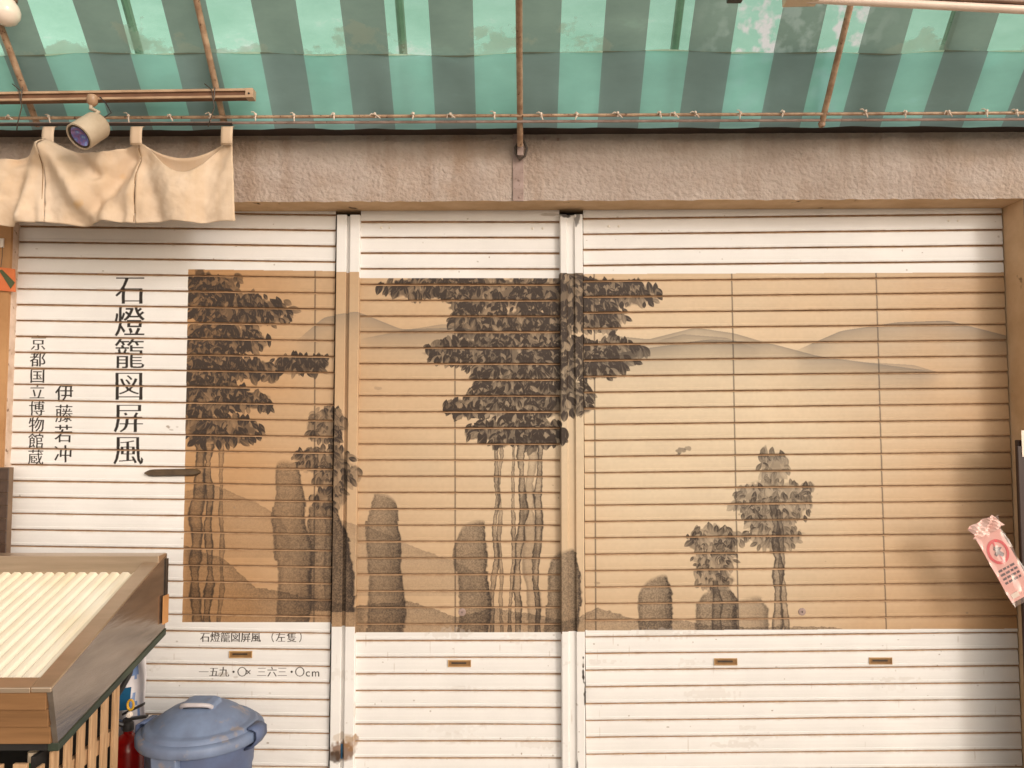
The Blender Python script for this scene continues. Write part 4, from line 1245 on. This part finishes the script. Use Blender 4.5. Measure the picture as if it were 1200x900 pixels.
# handle: low pad, dark recess and grab bar across it
hz_ = RZ + .083
MB().prism([(-.078, hz_ - .010), (.078, hz_ - .010), (.062, hz_ + .022), (.040, hz_ + .028), (-.040, hz_ + .028), (-.062, hz_ + .022)], 1, -.052, .040).build('handle_pad', M_bin, lid, bevel=.006)
MB().box((-.052, -.0565, hz_ + .003), (.052, -.0525, hz_ + .015)).build('handle_recess', M_void, lid, bevel=.001)
MB().tube([(-.060, -.050, hz_ + .010), (-.052, -.064, hz_ + .021), (-.03, -.070, hz_ + .025), (.03, -.070, hz_ + .025), (.052, -.064, hz_ + .021), (.060, -.050, hz_ + .010)], .0085, 10).build('handle', mat('worn_grey_plastic', srgb(196, 188, 188), srgb(160, 158, 166), .45), lid, smooth=True)
# clips and grips
for an in (-8, 172):
    t = R(an)
    dr = Vector((math.cos(t), math.sin(t), 0)); tg = Vector((-math.sin(t), math.cos(t), 0))
    pts = [dr * .205 + Vector((0, 0, RZ - .06)), dr * .236 + Vector((0, 0, RZ - .05)), dr * .256 + Vector((0, 0, RZ - .022)), dr * .254 + Vector((0, 0, RZ + .008)), dr * .236 + Vector((0, 0, RZ + .018)), dr * .215 + Vector((0, 0, RZ + .018))]
    mb = MB()
    vs = []
    for p in pts:
        vs += [p - tg * .042, p + tg * .042]
    mb.add(vs, [(2 * i, 2 * i + 1, 2 * i + 3, 2 * i + 2) for i in range(len(pts) - 1)])
    mb.build('clip', M_bin_d, bn, smooth=True, solid=.008)
t = R(-100)
for t in (R(-104), R(76)):
    dr = Vector((math.cos(t), math.sin(t), 0)); tg = Vector((-math.sin(t), math.cos(t), 0))
    def q4(r, z, h): return [dr * r - tg * h + Vector((0, 0, z)), dr * r + tg * h + Vector((0, 0, z))]
    lo = [dr * .195 - tg * .055 + Vector((0, 0, .372)), dr * .224 - tg * .055 + Vector((0, 0, .372)), dr * .224 + tg * .055 + Vector((0, 0, .372)), dr * .195 + tg * .055 + Vector((0, 0, .372))]
    hi = [p + Vector((0, 0, .056)) + dr * .006 for p in lo]
    MB().hexa(lo, hi).build('grip', M_bin, bn, bevel=.005)
    lo = [dr * .175 - tg * .050 + Vector((0, 0, .21)), dr * .2035 - tg * .050 + Vector((0, 0, .21)), dr * .2035 + tg * .050 + Vector((0, 0, .21)), dr * .175 + tg * .050 + Vector((0, 0, .21))]
    hi = [p + Vector((0, 0, .135)) + dr * .006 for p in lo]
    MB().hexa(lo, hi).build('grip_plate', M_bin_d, bn, bevel=.005)

# ------------------------------------------------------------------ fire extinguisher and hanging sheet
fe = thing('fire_extinguisher', 'red fire extinguisher with a yellow safety ring beside the bin', 'fire extinguisher')
ec = P(150, 862, -.27)
fx, fy, fz = ec.x, -.27, ec.z
MB().lathe([(0, .0), (.060, .0), (.064, .006), (.064, fz - .05), (.060, fz - .026), (.048, fz - .008), (.028, fz + .003), (.018, fz + .010), (.018, fz + .026), (0, fz + .026)], (fx, fy, 0), 32).build('cylinder', M_red, fe, smooth=True)
MB().lathe([(.017, 0), (.021, .002), (.021, .030), (.014, .036), (.014, .050), (0, .052)], (fx, fy, fz + .020), 18).build('valve', M_black, fe, smooth=True)
MB().hexa([(fx - .010, fy - .03, fz + .062), (fx + .085, fy - .03, fz + .078), (fx + .085, fy - .008, fz + .078), (fx - .010, fy - .008, fz + .062)],
          [(fx - .010, fy - .03, fz + .074), (fx + .085, fy - .03, fz + .088), (fx + .085, fy - .008, fz + .088), (fx - .010, fy - .008, fz + .074)]).build('carry_handle', M_black, fe, bevel=.003)
MB().hexa([(fx - .014, fy - .03, fz + .086), (fx + .07, fy - .03, fz + .125), (fx + .07, fy - .008, fz + .125), (fx - .014, fy - .008, fz + .086)],
          [(fx - .014, fy - .03, fz + .096), (fx + .07, fy - .03, fz + .136), (fx + .07, fy - .008, fz + .136), (fx - .014, fy - .008, fz + .096)]).build('lever', M_black, fe, bevel=.003)
c = P(153, 826, fy - .05)
MB().tube([(c.x + .012 * math.cos(t), fy - .05, c.z + .019 * math.sin(t)) for t in [i * 2 * math.pi / 16 for i in range(17)]], .0048, 8).build('pull_ring', M_yellow, fe, smooth=True)
c2 = P(151, 838, fy - .05)
MB().lathe([(0, .008), (.008, .007), (.012, .0), (.012, -.010), (0, -.012)], c2, 14, axis=(0, -1, 0)).build('gauge', M_paper, fe, smooth=True)
c3 = P(141, 820, fy)
MB().hexa([c3 + Vector((-.036, .012, -.05)), c3 + Vector((.03, .012, -.044)), c3 + Vector((.03, .016, -.044)), c3 + Vector((-.036, .016, -.05))],
          [c3 + Vector((-.03, .016, .034)), c3 + Vector((.034, .016, .044)), c3 + Vector((.034, .020, .044)), c3 + Vector((-.03, .020, .034))]).build('blue_tag', M_blue, fe)
hp = [(fx - .015, fy - .01, fz + .045), (fx - .06, fy - .03, fz + .07), P(130, 805, fy), P(146, 775, fy), P(153, 760, fy), P(156, 772, fy - .01), P(152, 790, fy - .02), P(143, 806, fy - .03), P(133, 822, fy - .04), (fx - .085, fy - .05, fz - .1), (fx - .075, fy - .05, fz - .25)]
MB().tube(hp, .0105, 8).build('hose', M_black, fe, smooth=True)

vs_ = thing('plastic_sheet', 'white and blue plastic sheet hanging behind the fire extinguisher', 'plastic sheet')
a, b = P(134, 762, -.16), P(171, 838, -.16)
def ps(u, v):
    x = a.x + (b.x - a.x) * u + .05 * (1 - v) * (u < .01) ; z = b.z - .1 + (a.z - b.z + .1) * v
    return (x, -.16 + .012 * math.sin(u * 9 + v * 3) + .006 * math.sin(v * 11), z - .05 * (1 - u) * v)
mb = MB(); mb.grid(ps, 14, 20, mfn=lambda u, v: 1 if (int(u * 4.6 + v * 2) + int(v * 6 - u * 2 + 8)) % 3 == 0 and u < .8 else 0)
mb.build('sheet', [mat('white_vinyl', srgb(214, 208, 208), srgb(194, 188, 190), .35), mat('blue_vinyl', srgb(124, 148, 190), srgb(108, 130, 172), .35)], vs_, smooth=True, solid=.0015)

# ------------------------------------------------------------------ tilted notice at the right
sg = thing('prohibition_notice', 'tilted pink notice with red prohibition ring by the dark board', 'notice')
YG = -.215
A, Bp, Cp, Dp = P(1147, 603, YG), P(1141, 633, YG), P(1190, 703, YG), P(1222, 690, YG)   # corners
cA = (A + P(1141, 628, YG)) / 2
cen = P(1177, 660, YG)
ux = (P(1203, 704, YG) - P(1150, 610, YG)).normalized()          # long axis (down right)
uy = Vector((ux.z, 0, -ux.x)) * -1.0
if uy.x < 0: uy = -uy                                            # towards upper right
def sp_(u, v, dy=0.0): return cen + ux * (u * .76) + uy * (v * .84) + Vector((0, dy, 0))
Lh, Wh = .205, .064
def slab(u0, u1, v0, v1, y0, y1, nm, m, **kw):
    return MB().hexa([sp_(u0, v0, y0), sp_(u1, v0, y0), sp_(u1, v0, y1), sp_(u0, v0, y1)], [sp_(u0, v1, y0), sp_(u1, v1, y0), sp_(u1, v1, y1), sp_(u0, v1, y1)]).build(nm, m, sg, **kw)
slab(-Lh, Lh, -Wh, Wh, 0, .004, 'card', M_pink)
M_sleeve = bpy.data.materials.new('clear_sleeve'); M_sleeve.use_nodes = True
n_ = M_sleeve.node_tree; n_.nodes.clear()
o_ = n_.nodes.new('ShaderNodeOutputMaterial'); t1 = n_.nodes.new('ShaderNodeBsdfTransparent'); g1 = n_.nodes.new('ShaderNodeBsdfGlossy'); d1 = n_.nodes.new('ShaderNodeBsdfDiffuse')
d1.inputs[0].default_value = (.82, .62, .58, 1); g1.inputs['Roughness'].default_value = .12
ma = n_.nodes.new('ShaderNodeMixShader'); ma.inputs[0].default_value = .14; mb_ = n_.nodes.new('ShaderNodeMixShader'); mb_.inputs[0].default_value = .10
n_.links.new(t1.outputs[0], ma.inputs[1]); n_.links.new(d1.outputs[0], ma.inputs[2]); n_.links.new(ma.outputs[0], mb_.inputs[1]); n_.links.new(g1.outputs[0], mb_.inputs[2]); n_.links.new(mb_.outputs[0], o_.inputs[0])
mb = MB()
def sv(u, v):
    wv = .006 * math.sin(u * 17 + v * 5) + .004 * math.sin(v * 13)
    ww = Wh * (1.12 + .12 * math.sin(u * 6 + 1)) if u < .12 else Wh * 1.08
    return sp_(-Lh * 1.22 + 2.3 * Lh * u, -ww + 2 * ww * v + (.015 if u == 0 else 0) * (v - .5), -.010 + wv)
mb.grid(sv, 36, 8)
mb.build('clear_sleeve', M_sleeve, sg, smooth=True)
# crumpled folded top of the sleeve
mb = MB()
mb.grid(lambda u, v: sp_(-Lh * 1.30 + .075 * u, (-Wh * 1.25 + 2.5 * Wh * v) * (1 - .35 * (1 - u) * (v > .5)), -.022 + .016 * math.sin(u * 8 + v * 9) * math.cos(v * 5)), 8, 10)
mb.build('folded_flap', mat('crumpled_plastic', srgb(238, 206, 196), srgb(222, 180, 170), .2), sg, smooth=False, solid=.001)
# printed ring, slash, figure and text bars
def ring(r0, r1, cu_, cv_, y, nm, m, n=36):
    mb = MB()
    for i in range(n):
        t0, t1 = 2 * math.pi * i / n, 2 * math.pi * (i + 1) / n
        pts = []
        for yy in (y, y + .0012):
            pts += [sp_(cu_ + r0 * 1.35 * math.cos(t0), cv_ + r0 * math.sin(t0), yy), sp_(cu_ + r1 * 1.35 * math.cos(t0), cv_ + r1 * math.sin(t0), yy), sp_(cu_ + r1 * 1.35 * math.cos(t1), cv_ + r1 * math.sin(t1), yy), sp_(cu_ + r0 * 1.35 * math.cos(t1), cv_ + r0 * math.sin(t1), yy)]
        mb.hexa(pts[:4], pts[4:])
    return mb.build(nm, m, sg)
RC = -.070
ring(.040, .052, RC, .0, -.0016, 'red_ring', M_redring)
slab(RC - .058, RC + .058, -.004, .004, -.0019, -.0005, 'red_slash', M_redring)
fig = [(-.035, -.004), (-.022, .012), (-.012, .026), (-.002, .010), (.022, .022), (.036, .012), (.030, .002), (.012, -.004), (.020, -.018), (.004, -.022), (-.006, -.008), (-.020, -.016)]
mb = MB()
k = len(fig)
mb.add([sp_(RC + u, v, -.0028) for u, v in fig] + [sp_(RC + u, v, -.0016) for u, v in fig],
       [tuple(range(k)), tuple(range(2 * k - 1, k - 1, -1))] + [(i, (i + 1) % k, (i + 1) % k + k, i + k) for i in range(k)])
mb.build('dark_figure', M_inkprint, sg)
for j, u in enumerate((.020, .044, .068, .092)):
    v = -.046
    while v < .040:
        wv = random.uniform(.010, .024)
        slab(u, u + .012, v, min(v + wv, .046), -.0016, -.0004, 'text_mark', M_inkprint)
        v += wv + .006
slab(Lh - .045, Lh - .018, -.05, -.012, -.003, -.0005, 'tape_patch', M_paper)
q = P(1196, 694, YG)
MB().tube([(q.x, YG + .003, q.z), (q.x + .02, YG + .012, q.z - .015), (q.x + .05, -.191, q.z - .03)], .004, 8).build('hanging_cord', M_orange, sg, smooth=True)
